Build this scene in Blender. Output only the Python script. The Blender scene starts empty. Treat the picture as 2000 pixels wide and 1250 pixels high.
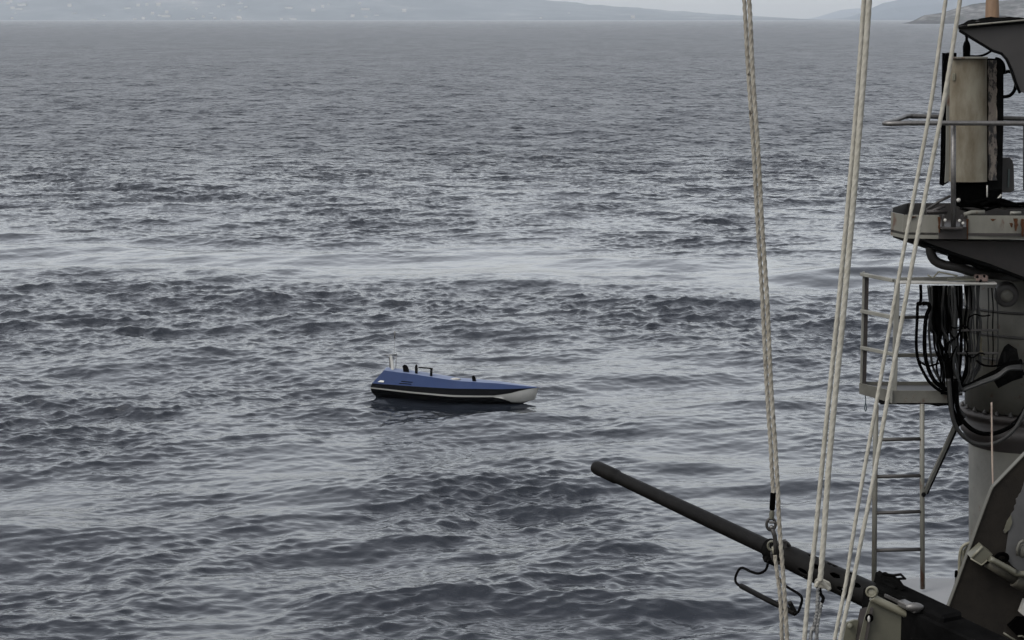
import bpy, math, random
import numpy as np
from mathutils import Vector, Matrix
R = math.radians
random.seed(7); rng = np.random.default_rng(11)
sc = bpy.context.scene
COL = sc.collection

# ------------------------------------------------------------------ camera
CAM_H = 12.0
FPX = 4010.8                       # focal length in pixels of the 2000 px wide photograph
PITCH = math.atan((625 - 33) / FPX)
cam_d = bpy.data.cameras.new("camera"); cam = bpy.data.objects.new("camera", cam_d); COL.objects.link(cam)
cam_d.sensor_width = 36; cam_d.lens = 36 * FPX / 2000
cam_d.clip_start = 0.1; cam_d.clip_end = 60000
cam.location = (0, 0, CAM_H); cam.rotation_euler = (math.pi / 2 - PITCH, 0, 0)
sc.camera = cam

# ------------------------------------------------------------------ world, sun, exposure
SUN_EL, SUN_AZ = R(50), R(-128)      # azimuth from +Y, towards +X
w = bpy.data.worlds.new("World"); sc.world = w; w.use_nodes = True
nt = w.node_tree; nt.nodes.clear()
sky = nt.nodes.new("ShaderNodeTexSky"); sky.sky_type = 'NISHITA'; sky.sun_disc = False
sky.sun_elevation = SUN_EL; sky.sun_rotation = SUN_AZ
sky.air_density = 1.0; sky.dust_density = 3.0; sky.ozone_density = 1.0
hs = nt.nodes.new("ShaderNodeHueSaturation"); hs.inputs["Saturation"].default_value = 0.24
bg = nt.nodes.new("ShaderNodeBackground"); bg.inputs[1].default_value = 0.15
out = nt.nodes.new("ShaderNodeOutputWorld")
tcw = nt.nodes.new("ShaderNodeTexCoord"); sxyz = nt.nodes.new("ShaderNodeSeparateXYZ"); nt.links.new(tcw.outputs["Generated"], sxyz.inputs[0])
# cloud cover: an overcast sky is brighter overhead than at the horizon
cover = nt.nodes.new("ShaderNodeMapRange"); cover.inputs[1].default_value = 0.0; cover.inputs[2].default_value = 0.7; cover.inputs[3].default_value = 0.95; cover.inputs[4].default_value = 1.08
nt.links.new(sxyz.outputs[2], cover.inputs[0])
vm = nt.nodes.new("ShaderNodeVectorMath"); vm.operation = 'SCALE'
nt.links.new(sky.outputs[0], hs.inputs["Color"]); nt.links.new(hs.outputs[0], vm.inputs[0]); nt.links.new(cover.outputs[0], vm.inputs["Scale"]); nt.links.new(vm.outputs[0], bg.inputs[0]); nt.links.new(bg.outputs[0], out.inputs[0])
sd = bpy.data.lights.new("sun", 'SUN'); sd.energy = 0.5; sd.angle = R(20); sd.color = (1.0, 0.97, 0.93)
sun = bpy.data.objects.new("sun", sd); COL.objects.link(sun)
sv = Vector((math.sin(SUN_AZ) * math.cos(SUN_EL), math.cos(SUN_AZ) * math.cos(SUN_EL), math.sin(SUN_EL)))
sun.rotation_euler = sv.to_track_quat('Z', 'Y').to_euler(); sun.location = (-20, -10, 60)
sc.view_settings.view_transform = 'Standard'; sc.view_settings.look = 'None'
sc.view_settings.exposure = 1.06; sc.view_settings.gamma = 1.0
sc.cycles.use_denoising = True; sc.cycles.denoising_prefilter = 'ACCURATE'
sc.cycles.max_bounces = 6; sc.cycles.volume_bounces = 0; sc.cycles.caustics_reflective = False
sc.cycles.sample_clamp_indirect = 4

# ------------------------------------------------------------------ helpers
cp, sp_ = math.cos(PITCH), math.sin(PITCH)
FWD = Vector((0, cp, -sp_)); UP = Vector((0, sp_, cp)); RT = Vector((1, 0, 0))
def at(px, py, Y):
    """world point on the upright plane y = Y seen at photo pixel (px, py)"""
    d = RT * ((px - 1000) / FPX) + UP * ((625 - py) / FPX) + FWD
    t = Y / d.y
    return Vector((0, 0, CAM_H)) + d * t
def pxm(n, Y):
    return n / FPX * Y

def catmull(pts, step):
    pts = [Vector(p) for p in pts]
    if len(pts) == 2:
        n = max(2, int((pts[1] - pts[0]).length / step))
        return [pts[0].lerp(pts[1], i / n) for i in range(n + 1)]
    P = [pts[0] * 2 - pts[1]] + pts + [pts[-1] * 2 - pts[-2]]
    o = []
    for i in range(1, len(P) - 2):
        a, b, c, d = P[i - 1], P[i], P[i + 1], P[i + 2]
        n = max(2, int((c - b).length / step))
        for k in range(n):
            t = k / n
            o.append(0.5 * ((2 * b) + (c - a) * t + (2 * a - 5 * b + 4 * c - d) * t * t + (3 * b - a - 3 * c + d) * t ** 3))
    o.append(P[-2].copy())
    return o

class MB:
    def __init__(s): s.v = []; s.f = []; s.sm = []
    def add(s, vs, fs, smooth=False):
        o = len(s.v); s.v += [Vector(v) for v in vs]
        s.f += [tuple(i + o for i in f) for f in fs]; s.sm += [smooth] * len(fs); return s
    def tube(s, pts, r, n=12, cap=True, lobes=0, pitch=0.03, lob=0.16, flat=1.0):
        pts = [Vector(p) for p in pts]; vs = []; fs = []
        m = len(pts); rr = r if isinstance(r, (list, tuple)) else [r] * m
        t0 = (pts[1] - pts[0]).normalized()
        ref = Vector((0, 0, 1)) if abs(t0.z) < 0.9 else Vector((0, 1, 0))
        u = t0.cross(ref).normalized(); L = 0
        for i, p in enumerate(pts):
            t = (pts[min(i + 1, m - 1)] - pts[max(i - 1, 0)]).normalized()
            u = (u - t * u.dot(t)).normalized(); v = t.cross(u)
            if i: L += (p - pts[i - 1]).length
            for k in range(n):
                a = 2 * math.pi * k / n
                q = rr[i] * (1 + (lob * math.cos(lobes * a - 2 * math.pi * L / pitch * 1.0) if lobes else 0))
                vs.append(p + u * (math.cos(a) * q) + v * (math.sin(a) * q * flat))
        for i in range(m - 1):
            for k in range(n):
                k2 = (k + 1) % n
                fs.append((i * n + k, i * n + k2, (i + 1) * n + k2, (i + 1) * n + k))
        s.add(vs, fs, True)
        if cap:
            o = len(s.v) - m * n
            s.f.append(tuple(o + k for k in reversed(range(n)))); s.f.append(tuple(o + (m - 1) * n + k for k in range(n)))
            s.sm += [False, False]
        return s
    def bar(s, a, b, r, n=12, r2=None):
        return s.tube([a, b], [r, r if r2 is None else r2], n)
    def box(s, c, size, rot=None, bev=0.0):
        c = Vector(c); M = rot or Matrix.Identity(3)
        x, y, z = [q / 2 for q in size]
        if bev <= 0:
            vs = [c + M @ Vector((i * x, j * y, k * z)) for i in (-1, 1) for j in (-1, 1) for k in (-1, 1)]
            return s.add(vs, [(0, 1, 3, 2), (4, 6, 7, 5), (0, 4, 5, 1), (2, 3, 7, 6), (0, 2, 6, 4), (1, 5, 7, 3)])
        b = bev; vs = []; idx = {}
        for i in (-1, 1):
            for j in (-1, 1):
                for k in (-1, 1):
                    for ax in range(3):
                        p = [i * x, j * y, k * z]
                        q = [i, j, k]
                        for a2 in range(3):
                            if a2 != ax: p[a2] -= q[a2] * b
                        idx[(i, j, k, ax)] = len(vs); vs.append(c + M @ Vector(p))
        fs = []
        for ax in range(3):
            for sg in (-1, 1):
                o = [a for a in range(3) if a != ax]; f = []
                for (p, q) in ((-1, -1), (1, -1), (1, 1), (-1, 1)):
                    key = [0, 0, 0]; key[ax] = sg; key[o[0]] = p; key[o[1]] = q
                    f.append(idx[tuple(key) + (ax,)])
                fs.append(tuple(f))
        for a0, a1, ax in ((0, 1, 2), (0, 2, 1), (1, 2, 0)):
            for p in (-1, 1):
                for q in (-1, 1):
                    k1 = [0, 0, 0]; k1[a0] = p; k1[a1] = q; k2 = list(k1); k1[ax] = -1; k2[ax] = 1
                    fs.append((idx[tuple(k1) + (a0,)], idx[tuple(k2) + (a0,)], idx[tuple(k2) + (a1,)], idx[tuple(k1) + (a1,)]))
        for i in (-1, 1):
            for j in (-1, 1):
                for k in (-1, 1):
                    fs.append((idx[(i, j, k, 0)], idx[(i, j, k, 1)], idx[(i, j, k, 2)]))
        return s.add(vs, fs)
    def prism(s, poly, ext):
        poly = [Vector(p) for p in poly]; ext = Vector(ext); n = len(poly)
        vs = poly + [p + ext for p in poly]
        fs = [tuple(range(n)), tuple(reversed(range(n, 2 * n)))]
        fs += [(i, i + n, (i + 1) % n + n, (i + 1) % n) for i in range(n)]
        return s.add(vs, fs)
    def lathe(s, a, b, prof, n=20):
        """prof: list of (distance along a->b in m, radius)"""
        a = Vector(a); b = Vector(b); t = (b - a).normalized()
        ref = Vector((0, 0, 1)) if abs(t.z) < .9 else Vector((0, 1, 0))
        u = t.cross(ref).normalized(); v = t.cross(u); m = len(prof); vs = []; fs = []
        for d, r in prof:
            vs += [a + t * d + u * (math.cos(2 * math.pi * k / n) * r) + v * (math.sin(2 * math.pi * k / n) * r) for k in range(n)]
        for i in range(m - 1):
            fs += [(i * n + k, i * n + (k + 1) % n, (i + 1) * n + (k + 1) % n, (i + 1) * n + k) for k in range(n)]
        s.add(vs, fs, True)
        s.add(vs[:n], [tuple(range(n))]); s.add(vs[-n:], [tuple(range(n))])
        return s
    def ring(s, c, axis, rad, r, n=20, m=8, arc=(0, 360), sq=1.0):
        axis = Vector(axis).normalized(); ref = Vector((0, 0, 1)) if abs(axis.z) < .9 else Vector((1, 0, 0))
        u = axis.cross(ref).normalized(); v = axis.cross(u)
        full = arc[1] - arc[0] >= 360
        pts = [Vector(c) + u * math.cos(R(arc[0] + (arc[1] - arc[0]) * i / n)) * rad + v * math.sin(R(arc[0] + (arc[1] - arc[0]) * i / n)) * rad * sq for i in range(n + 1)]
        return s.tube(pts, r, m, cap=not full)
    def ball(s, c, r, n=12, m=8, sc3=(1, 1, 1)):
        c = Vector(c); vs = []; fs = []
        for i in range(m + 1):
            th = math.pi * i / m
            for k in range(n):
                a = 2 * math.pi * k / n
                vs.append(c + Vector((math.sin(th) * math.cos(a) * r * sc3[0], math.sin(th) * math.sin(a) * r * sc3[1], math.cos(th) * r * sc3[2])))
        for i in range(m):
            for k in range(n):
                fs.append((i * n + k, (i + 1) * n + k, (i + 1) * n + (k + 1) % n, i * n + (k + 1) % n))
        return s.add(vs, fs, True)
    def build(s, name, mat, parent=None, label=None):
        vs = s.v
        if parent is not None:
            base = Vector(parent['_o'])
        else:
            lo = Vector((min(v.x for v in vs), min(v.y for v in vs), min(v.z for v in vs)))
            hi = Vector((max(v.x for v in vs), max(v.y for v in vs), max(v.z for v in vs)))
            base = Vector(((lo.x + hi.x) / 2, (lo.y + hi.y) / 2, lo.z))
        me = bpy.data.meshes.new(name)
        me.from_pydata([tuple(v - base) for v in vs], [], s.f)
        me.polygons.foreach_set('use_smooth', s.sm)
        me.materials.append(mat); me.update()
        bmx = __import__('bmesh').new(); bmx.from_mesh(me)
        __import__('bmesh').ops.recalc_face_normals(bmx, faces=bmx.faces); bmx.to_mesh(me); bmx.free()
        o = bpy.data.objects.new(name, me); COL.objects.link(o)
        if parent is not None: o.parent = parent
        else: o.location = base
        o['_o'] = tuple(base)
        if label: o['label'] = label
        return o
def tag(o, label, cat, group=None, kind=None):
    o['label'] = label; o['category'] = cat
    if group: o['group'] = group
    if kind: o['kind'] = kind
    return o
def thing(name, base, label, cat, group=None):
    o = bpy.data.objects.new(name, None); COL.objects.link(o); o.location = base; o['_o'] = tuple(base)
    o.empty_display_size = 0.1
    return tag(o, label, cat, group)

# ------------------------------------------------------------------ materials
def M_(name): 
    m = bpy.data.materials.new(name); m.use_nodes = True
    return m, m.node_tree, m.node_tree.nodes['Principled BSDF']
ALB = .33
def paint(name, col, col2=None, rust=0.0, scale=8, rough=0.6, metal=0.0, bump=0.1, rustcol=(0.10, 0.045, 0.022), spec=0.4, detail=8, stretch=(1, 1, 1)):
    m, t, b = M_(name); N = t.nodes; L = t.links
    tc = N.new('ShaderNodeTexCoord'); mp = N.new('ShaderNodeMapping'); mp.inputs['Scale'].default_value = stretch
    L.new(tc.outputs['Object'], mp.inputs[0])
    n1 = N.new('ShaderNodeTexNoise'); n1.inputs['Scale'].default_value = scale; n1.inputs['Detail'].default_value = detail; n1.inputs['Roughness'].default_value = .65
    L.new(mp.outputs[0], n1.inputs[0])
    r1 = N.new('ShaderNodeValToRGB'); c2 = tuple(c * ALB for c in (col2 or tuple(c * 0.6 for c in col))); col = tuple(c * ALB for c in col); rustcol = tuple(c * ALB for c in rustcol)
    r1.color_ramp.elements[0].position = .35; r1.color_ramp.elements[1].position = .65
    r1.color_ramp.elements[0].color = (*c2, 1); r1.color_ramp.elements[1].color = (*col, 1)
    L.new(n1.outputs[0], r1.inputs[0]); cur = r1.outputs[0]
    if rust > 0:
        n2 = N.new('ShaderNodeTexNoise'); n2.inputs['Scale'].default_value = scale * 1.7; n2.inputs['Detail'].default_value = 10; n2.inputs['Roughness'].default_value = .7
        L.new(mp.outputs[0], n2.inputs[0])
        r2 = N.new('ShaderNodeValToRGB'); r2.color_ramp.elements[0].position = 0.72 - rust * .45; r2.color_ramp.elements[1].position = 0.78 - rust * .42
        L.new(n2.outputs[0], r2.inputs[0])
        mx = N.new('ShaderNodeMix'); mx.data_type = 'RGBA'; mx.inputs[7].default_value = (*rustcol, 1)
        L.new(r2.outputs[0], mx.inputs[0]); L.new(cur, mx.inputs[6]); cur = mx.outputs[2]
    L.new(cur, b.inputs['Base Color'])
    b.inputs['Roughness'].default_value = rough; b.inputs['Metallic'].default_value = metal
    b.inputs['Specular IOR Level'].default_value = spec
    if bump:
        bp = N.new('ShaderNodeBump'); bp.inputs['Strength'].default_value = bump; bp.inputs['Distance'].default_value = 0.01
        L.new(n1.outputs[0], bp.inputs['Height']); L.new(bp.outputs[0], b.inputs['Normal'])
    return m

GREY = paint('naval_grey_paint', (.19, .185, .155), (.12, .115, .095), rust=.27, scale=5)
GREYL = paint('light_grey_paint', (.36, .355, .31), (.25, .245, .21), rust=.10, scale=7)
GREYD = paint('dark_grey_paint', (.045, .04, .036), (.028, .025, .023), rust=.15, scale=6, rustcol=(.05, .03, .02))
RUSTG = paint('rusty_grey_paint', (.29, .28, .235), (.20, .195, .16), rust=.34, scale=5, stretch=(1, 1, .35), rustcol=(.13, .055, .025))
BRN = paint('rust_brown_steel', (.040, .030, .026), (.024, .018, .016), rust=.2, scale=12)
BLACK = paint('black_rubber', (.004, .004, .004), (.002, .002, .002), scale=20, rough=.8, spec=0)
BLACKS = paint('black_steel', (.014, .014, .014), (.006, .006, .006), scale=14, rough=.7, spec=0)
GUN = paint('gunmetal', (.014, .013, .012), (.007, .0065, .006), scale=30, rough=.6, metal=0, bump=.12, spec=.06)
BEIGE = paint('weathered_beige', (.36, .33, .25), (.17, .13, .075), scale=2.6, rough=.8, rust=.05, stretch=(2.5, 2.5, .8), rustcol=(.2, .13, .07))
RUSTM = paint('rust', (.15, .065, .03), (.06, .03, .018), scale=25, rough=.95, spec=.05)
MOTT = paint('peeling_paint', (.34, .29, .235), (.25, .20, .17), scale=9, rust=.52, rustcol=(.012, .009, .008), stretch=(1.2, 1.2, .8))
OLIVE = paint('olive_grey_paint', (.20, .195, .14), (.14, .135, .10), scale=16, rust=.08, rough=.5)
OLIVEL = paint('pale_olive_paint', (.34, .325, .235), (.25, .235, .17), scale=18, rust=.06, rough=.5)
ROPEW = paint('cream_rope', (.74, .71, .62), (.58, .55, .46), scale=60, rough=.9, bump=.2, spec=.1)
ROPES = paint('stained_rope', (.64, .60, .51), (.42, .38, .31), scale=30, rust=.22, rough=.95, bump=.3, rustcol=(.07, .05, .04), spec=.1)
TAN = paint('tan_pole', (.42, .26, .15), (.28, .17, .10), scale=5, rough=.7, stretch=(3, 3, .6))
PLATE = paint('dark_plate', (.030, .025, .019), (.018, .015, .012), scale=20, rough=.85, spec=.15, bump=.3)
STEEL = paint('galvanised_steel', (.30, .29, .28), (.20, .19, .18), scale=40, rough=.4, metal=.6)
WHITE = paint('bright_white', (.75, .74, .70), (.6, .58, .52), scale=20, rough=.5)
BLUEP = paint('boat_blue', (.036, .066, .175), (.030, .056, .150), scale=2, rough=.5, bump=0, spec=.12)
BDECK = paint('boat_deck', (.24, .30, .48), (.21, .27, .44), scale=3, rough=.5, bump=0)
BHULL = paint('boat_black_hull', (.006, .007, .010), (.004, .005, .007), scale=3, rough=.6, bump=0, spec=.08)
BWHITE = paint('boat_white', (.95, .95, .9), (.85, .85, .8), scale=4, rough=.4, bump=0)
HOUSE = paint('house_render', (.62, .61, .58), (.5, .48, .46), scale=.05, rough=.9, bump=0)
HROOF = paint('house_roof', (.55, .50, .46), (.45, .42, .4), scale=.1, rough=.9, bump=0)

def water_mat():
    m, t, b = M_('sea_water'); N = t.nodes; L = t.links
    b.inputs['Base Color'].default_value = (.009, .011, .015, 1)
    b.inputs['IOR'].default_value = 1.33; b.inputs['Roughness'].default_value = .10
    tc = N.new('ShaderNodeTexCoord')
    rip = N.new('ShaderNodeAttribute'); rip.attribute_name = 'ripple'
    fine = N.new('ShaderNodeAttribute'); fine.attribute_name = 'far'
    def noise(scale, detail, rough, st):
        mp = N.new('ShaderNodeMapping'); mp.inputs['Scale'].default_value = st; mp.inputs['Rotation'].default_value = (0, 0, R(12))
        L.new(tc.outputs['Object'], mp.inputs[0])
        n = N.new('ShaderNodeTexNoise'); n.inputs['Scale'].default_value = scale; n.inputs['Detail'].default_value = detail; n.inputs['Roughness'].default_value = rough
        L.new(mp.outputs[0], n.inputs[0]); return n.outputs[0]
    na = noise(1.9, 3, .55, (.65, 1.0, 1)); nb = noise(.55, 3, .55, (.8, 1.0, 1))
    # cat's paws: patches of rougher and smoother water, seen far off
    mpw = N.new('ShaderNodeMapping'); mpw.inputs['Scale'].default_value = (1, .11, 1); L.new(tc.outputs['Object'], mpw.inputs[0])
    pn = N.new('ShaderNodeTexNoise'); pn.inputs['Scale'].default_value = .20; pn.inputs['Detail'].default_value = 6; pn.inputs['Roughness'].default_value = .75; pn.inputs['Distortion'].default_value = .8
    L.new(mpw.outputs[0], pn.inputs[0]); far2 = N.new('ShaderNodeAttribute'); far2.attribute_name = 'far_two'
    pmx = N.new('ShaderNodeMix'); pmx.inputs[2].default_value = .5; L.new(far2.outputs['Fac'], pmx.inputs[0]); L.new(pn.outputs[0], pmx.inputs[3]); pw = pmx.outputs[0]; pr = N.new('ShaderNodeMapRange'); pr.inputs[1].default_value = .36; pr.inputs[2].default_value = .64
    pr.inputs[3].default_value = .65; pr.inputs[4].default_value = 1.3; L.new(pw, pr.inputs[0])
    fm = N.new('ShaderNodeMath'); fm.operation = 'MULTIPLY'; L.new(pr.outputs[0], fm.inputs[0]); L.new(fine.outputs['Fac'], fm.inputs[1])
    ra = N.new('ShaderNodeAttribute'); ra.attribute_name = 'unresolved'; L.new(ra.outputs['Fac'], b.inputs['Roughness'])
    ba = N.new('ShaderNodeBump'); ba.inputs['Distance'].default_value = .22
    L.new(na, ba.inputs['Height']); L.new(rip.outputs['Fac'], ba.inputs['Strength'])
    bb = N.new('ShaderNodeBump'); bb.inputs['Distance'].default_value = 1.5
    L.new(nb, bb.inputs['Height']); L.new(fm.outputs[0], bb.inputs['Strength'])
    L.new(ba.outputs[0], bb.inputs['Normal']); L.new(bb.outputs[0], b.inputs['Normal'])
    return m

# ------------------------------------------------------------------ sea
def vnoise(x, y, seed):
    """smooth value noise"""
    r = np.random.default_rng(seed).random((256, 256)).astype(np.float32)
    xi = np.floor(x).astype(np.int64); yi = np.floor(y).astype(np.int64)
    fx = x - xi; fy = y - yi; fx = fx * fx * (3 - 2 * fx); fy = fy * fy * (3 - 2 * fy)
    a = r[xi % 256, yi % 256]; b = r[(xi + 1) % 256, yi % 256]; c = r[xi % 256, (yi + 1) % 256]; d = r[(xi + 1) % 256, (yi + 1) % 256]
    return (a * (1 - fx) + b * fx) * (1 - fy) + (c * (1 - fx) + d * fx) * fy
def fbm(x, y, seed, o=4):
    s = 0; a = 1; t = 0
    for i in range(o):
        s = s + a * vnoise(x * 2 ** i + 17 * i, y * 2 ** i - 9 * i, seed + i); t += a; a *= .5
    return s / t
def sea():
    f = 2053.5
    # rows: uniform in the angle below the horizon
    q = np.concatenate([np.arange(900, 640, -1.6), np.arange(640, 240, -0.5), np.arange(240, 12, -0.27), np.arange(12, 2.0, -0.4)]) / f
    dist = CAM_H / q
    dist = np.append(dist, [13000.0])
    ncol = 1300; ang = np.linspace(-.34, .34, ncol)
    D, A = np.meshgrid(dist, ang, indexing='ij')
    X0 = (D * A).astype(np.float32); Y0 = D.astype(np.float32)
    dr = np.abs(np.gradient(dist)).astype(np.float32)
    # slick and gust map
    wob = 9 * (fbm(X0 / 45, Y0 / 60, 5, 3) - .5) + 5 * (fbm(X0 / 9, Y0 / 12, 15, 3) - .5)
    yc = 99.5 - 0.20 * X0 + wob
    slick = np.exp(-(np.abs((Y0 - yc) / (8.5 + 6 * (fbm(X0 / 14, Y0 / 18, 77, 3) - .5))) ** 3))
    rough_edge = np.exp(-(((Y0 - (yc - 15)) / 7.5) ** 2))
    gust = .92 * fbm(X0 / 6, Y0 / 10, 40, 3) + .08 * fbm(X0 / 50, Y0 / 50, 60, 2)
    rip = .58 + .62 * np.clip((gust - .30) / .36, 0, 1.3) ** 1.2
    near = np.clip((82 - Y0) / 25, 0, 1); rip = rip * (1 - near) + near * (.30 + 1.0 * np.clip((gust - .32) / .36, 0, 1.3))
    farw = np.clip((Y0 - 108) / 90, 0, 1); tgt = .92 + .1 * np.clip((Y0 - 200) / 150, 0, 1); rip = rip * (1 - .7 * farw) + tgt * .7 * farw
    rip = rip * (1 - .80 * slick) + .30 * rough_edge
    rip = np.clip(rip, .12, 2.2).astype(np.float32)
    Z = np.zeros_like(X0); DX = np.zeros_like(X0); DY = np.zeros_like(X0)
    nw = 260
    lam = 0.28 * (12.0 / 0.28) ** (rng.random(nw))
    wind = R(-78)                       # waves run towards the ship, slightly across
    th = wind + rng.normal(0, 1, nw) * np.interp(lam, [.4, 3, 14], [.85, .60, .45])
    band = (1 - .06 * np.clip((Y0 - 104) / 14, 0, 1) * (1 - np.clip((Y0 - 170) / 120, 0, 1))).astype(np.float32)
    UV = np.zeros(len(dist)); 
    for i in range(nw):
        k = 2 * math.pi / lam[i]
        slope = .0226 * (1.0 if lam[i] < 1.2 else (1.2 / lam[i]) ** .32)
        a = slope / k
        kx, ky = k * math.cos(th[i]), k * math.sin(th[i])
        lim = np.argmax(dr * .6 > lam[i]) if np.any(dr * .6 > lam[i]) else len(dr)
        fade = np.clip((lam[i] - dr[:lim] * .6) / (lam[i] * .5), 0, 1)[:, None]
        fv = np.zeros(len(dist)); fv[:lim] = fade[:, 0]; UV += slope ** 2 / 2 * (1 - fv ** 2)
        if lim < 3: continue
        ph = kx * X0[:lim] + ky * Y0[:lim] + np.float32(rng.random() * 6.283)
        s_ = np.sin(ph); c_ = np.cos(ph)
        wgt = (fade * (rip[:lim] if lam[i] < 2.2 else (.45 + .55 * rip[:lim] if lam[i] < 6 else 1.0)) * band[:lim] * a).astype(np.float32)
        Z[:lim] += wgt * c_
        lean = (wgt * (.32 * c_ - .85 * s_)).astype(np.float32)      # crests lean forward: steep short fronts, long flat backs
        DX[:lim] += lean * math.cos(th[i])
        DY[:lim] += lean * math.sin(th[i])
    # the water lies a little flatter against the drifting boat
    X = X0 + DX; Y = Y0 + DY
    co = np.stack([X, Y, Z], -1).reshape(-1, 3).astype(np.float32)
    nr = len(dist)
    i, j = np.meshgrid(np.arange(nr - 1), np.arange(ncol - 1), indexing='ij')
    a = (i * ncol + j).ravel(); quads = np.stack([a, a + 1, a + ncol + 1, a + ncol], -1).astype(np.int32)
    me = bpy.data.meshes.new('sea')
    me.vertices.add(len(co)); me.vertices.foreach_set('co', co.ravel())
    me.loops.add(quads.size); me.loops.foreach_set('vertex_index', quads.ravel())
    me.polygons.add(len(quads)); me.polygons.foreach_set('loop_start', np.arange(0, quads.size, 4, dtype=np.int32))
    me.polygons.foreach_set('loop_total', np.full(len(quads), 4, dtype=np.int32))
    me.polygons.foreach_set('use_smooth', np.ones(len(quads), dtype=bool))
    me.update(calc_edges=True)
    at1 = me.attributes.new('ripple', 'FLOAT', 'POINT'); at1.data.foreach_set('value', (np.clip(rip, 0, 1.6) * RIPPLE).ravel().astype(np.float32))
    far = np.clip((Y0 - 106) / 70, 0, 1) * FAR * np.clip(rip, .2, 1.3) 
    at2 = me.attributes.new('far', 'FLOAT', 'POINT'); at2.data.foreach_set('value', far.ravel().astype(np.float32))
    # waves too small for the mesh at that distance live on as micro-roughness of the same slope variance
    al = np.sqrt(.011 ** 2 + UNRES * (1 + 1.6 * np.exp(-((dist - 150) / 70) ** 2))[:, None] * UV[:, None] * np.clip(rip, .2, 1.3) ** 2); ro = np.sqrt(al)
    at4 = me.attributes.new('unresolved', 'FLOAT', 'POINT'); at4.data.foreach_set('value', ro.ravel().astype(np.float32))
    print('rough', ro[::150, 600], 'dist', dist[::150])
    at3 = me.attributes.new('far_two', 'FLOAT', 'POINT'); at3.data.foreach_set('value', np.clip((Y0 - 300) / 400, 0, 1).ravel().astype(np.float32))
    me.materials.append(water_mat())
    o = bpy.data.objects.new('sea', me); COL.objects.link(o)
    o['kind'] = 'structure'; o['label'] = 'grey wind-rippled sea with a smooth pale slick across it'; o['category'] = 'sea'
RIPPLE, FAR = .38, 1.1
UNRES = .58
sea()

# ------------------------------------------------------------------ far land
def land_mat(name, base, scrub, wet=None, s1=.006, thr=.5, pale=None):
    m, t, b = M_(name); N = t.nodes; L = t.links
    tc = N.new('ShaderNodeTexCoord')
    n1 = N.new('ShaderNodeTexNoise'); n1.inputs['Scale'].default_value = s1; n1.inputs['Detail'].default_value = 9; n1.inputs['Roughness'].default_value = .68
    L.new(tc.outputs['Object'], n1.inputs[0])
    r = N.new('ShaderNodeValToRGB'); r.color_ramp.elements[0].position = thr - .07; r.color_ramp.elements[1].position = thr + .07
    r.color_ramp.elements[0].color = (*scrub, 1); r.color_ramp.elements[1].color = (*base, 1)
    if pale:
        e = r.color_ramp.elements.new(min(.97, thr + .16)); e.color = (*pale, 1)
    L.new(n1.outputs[0], r.inputs[0]); cur = r.outputs[0]
    if wet:
        sx = N.new('ShaderNodeSeparateXYZ'); L.new(tc.outputs['Object'], sx.inputs[0])
        mr = N.new('ShaderNodeMapRange'); mr.inputs[1].default_value = wet[0]; mr.inputs[2].default_value = wet[1]
        L.new(sx.outputs[2], mr.inputs[0])
        mx = N.new('ShaderNodeMix'); mx.data_type = 'RGBA'; mx.inputs[6].default_value = (.03, .03, .032, 1)
        L.new(mr.outputs[0], mx.inputs[0]); L.new(cur, mx.inputs[7]); cur = mx.outputs[2]
    L.new(cur, b.inputs['Base Color']); b.inputs['Roughness'].default_value = 1; b.inputs['Specular IOR Level'].default_value = 0
    return m
def land(name, prof, Yr, depth, mat, label, rough=6, nx=360, ny=40, seed=3, hmax=240, back=1.0, shape=1.0):
    """prof: photo pixels of the skyline; the ridge stands depth metres behind the shore"""
    px = np.array([p[0] for p in prof], float); py = np.array([p[1] for p in prof], float)
    xs = np.linspace(px[0], px[-1], nx)
    top = np.interp(xs, px, py)
    H = np.clip((33 - top) / FPX * Yr + CAM_H, 0, hmax)
    wx = (xs - 1000) / FPX * Yr
    vs = []; fs = []
    ts = np.concatenate([np.linspace(0, 1, ny), [1.25, 1.6]])
    n_sh = len(ts)
    for j, t in enumerate(ts):
        y = Yr - depth + depth * t
        if t <= 1: h = H * t ** shape
        else: h = H * (1 - (t - 1) * back)
        scale = y / Yr
        nz = fbm(wx / 90 + 50, np.full_like(wx, y / 90) + 50, seed, 5) - .5
        nb = (1 - abs(t - .5) * 2 if t < .5 else 1)
        h = h + nz * rough * 2 * np.clip(H / 30, 0, 1) * min(1, t * 6)
        h = np.maximum(h, -1 if t > 0 else -2) 
        for i in range(nx): vs.append((wx[i] * (scale * .5 + .5), y, h[i] - (1.0 if t == 0 else 0)))
    for j in range(n_sh - 1):
        for i in range(nx - 1):
            a = j * nx + i; fs.append((a, a + 1, a + nx + 1, a + nx))
    mb = MB(); mb.add(vs, fs, True)
    o = mb.build(name, mat); tag(o, label, 'hills', kind='structure')
    return o
HILLM = land_mat('far_hill_hazed_ground', (.072, .084, .096), (.050, .062, .074), s1=.004, thr=.50, pale=(.115, .12, .125))  # blue-grey ground colours with distance haze mixed into them
HILLB = land_mat('distant_hill_hazed_ground', (.052, .068, .088), (.040, .054, .072), s1=.004)  # bluish base colour carries part of the far haze
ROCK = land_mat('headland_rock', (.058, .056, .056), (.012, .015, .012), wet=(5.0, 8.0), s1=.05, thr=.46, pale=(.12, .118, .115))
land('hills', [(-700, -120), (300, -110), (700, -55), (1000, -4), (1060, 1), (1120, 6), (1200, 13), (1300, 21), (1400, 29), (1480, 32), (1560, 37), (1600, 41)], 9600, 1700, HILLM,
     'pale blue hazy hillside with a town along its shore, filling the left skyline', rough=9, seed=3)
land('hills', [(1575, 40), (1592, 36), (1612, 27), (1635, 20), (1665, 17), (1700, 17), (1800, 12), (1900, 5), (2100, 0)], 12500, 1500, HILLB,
     'faintest low hill on the skyline between the rope pairs', rough=3, seed=9)
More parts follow.
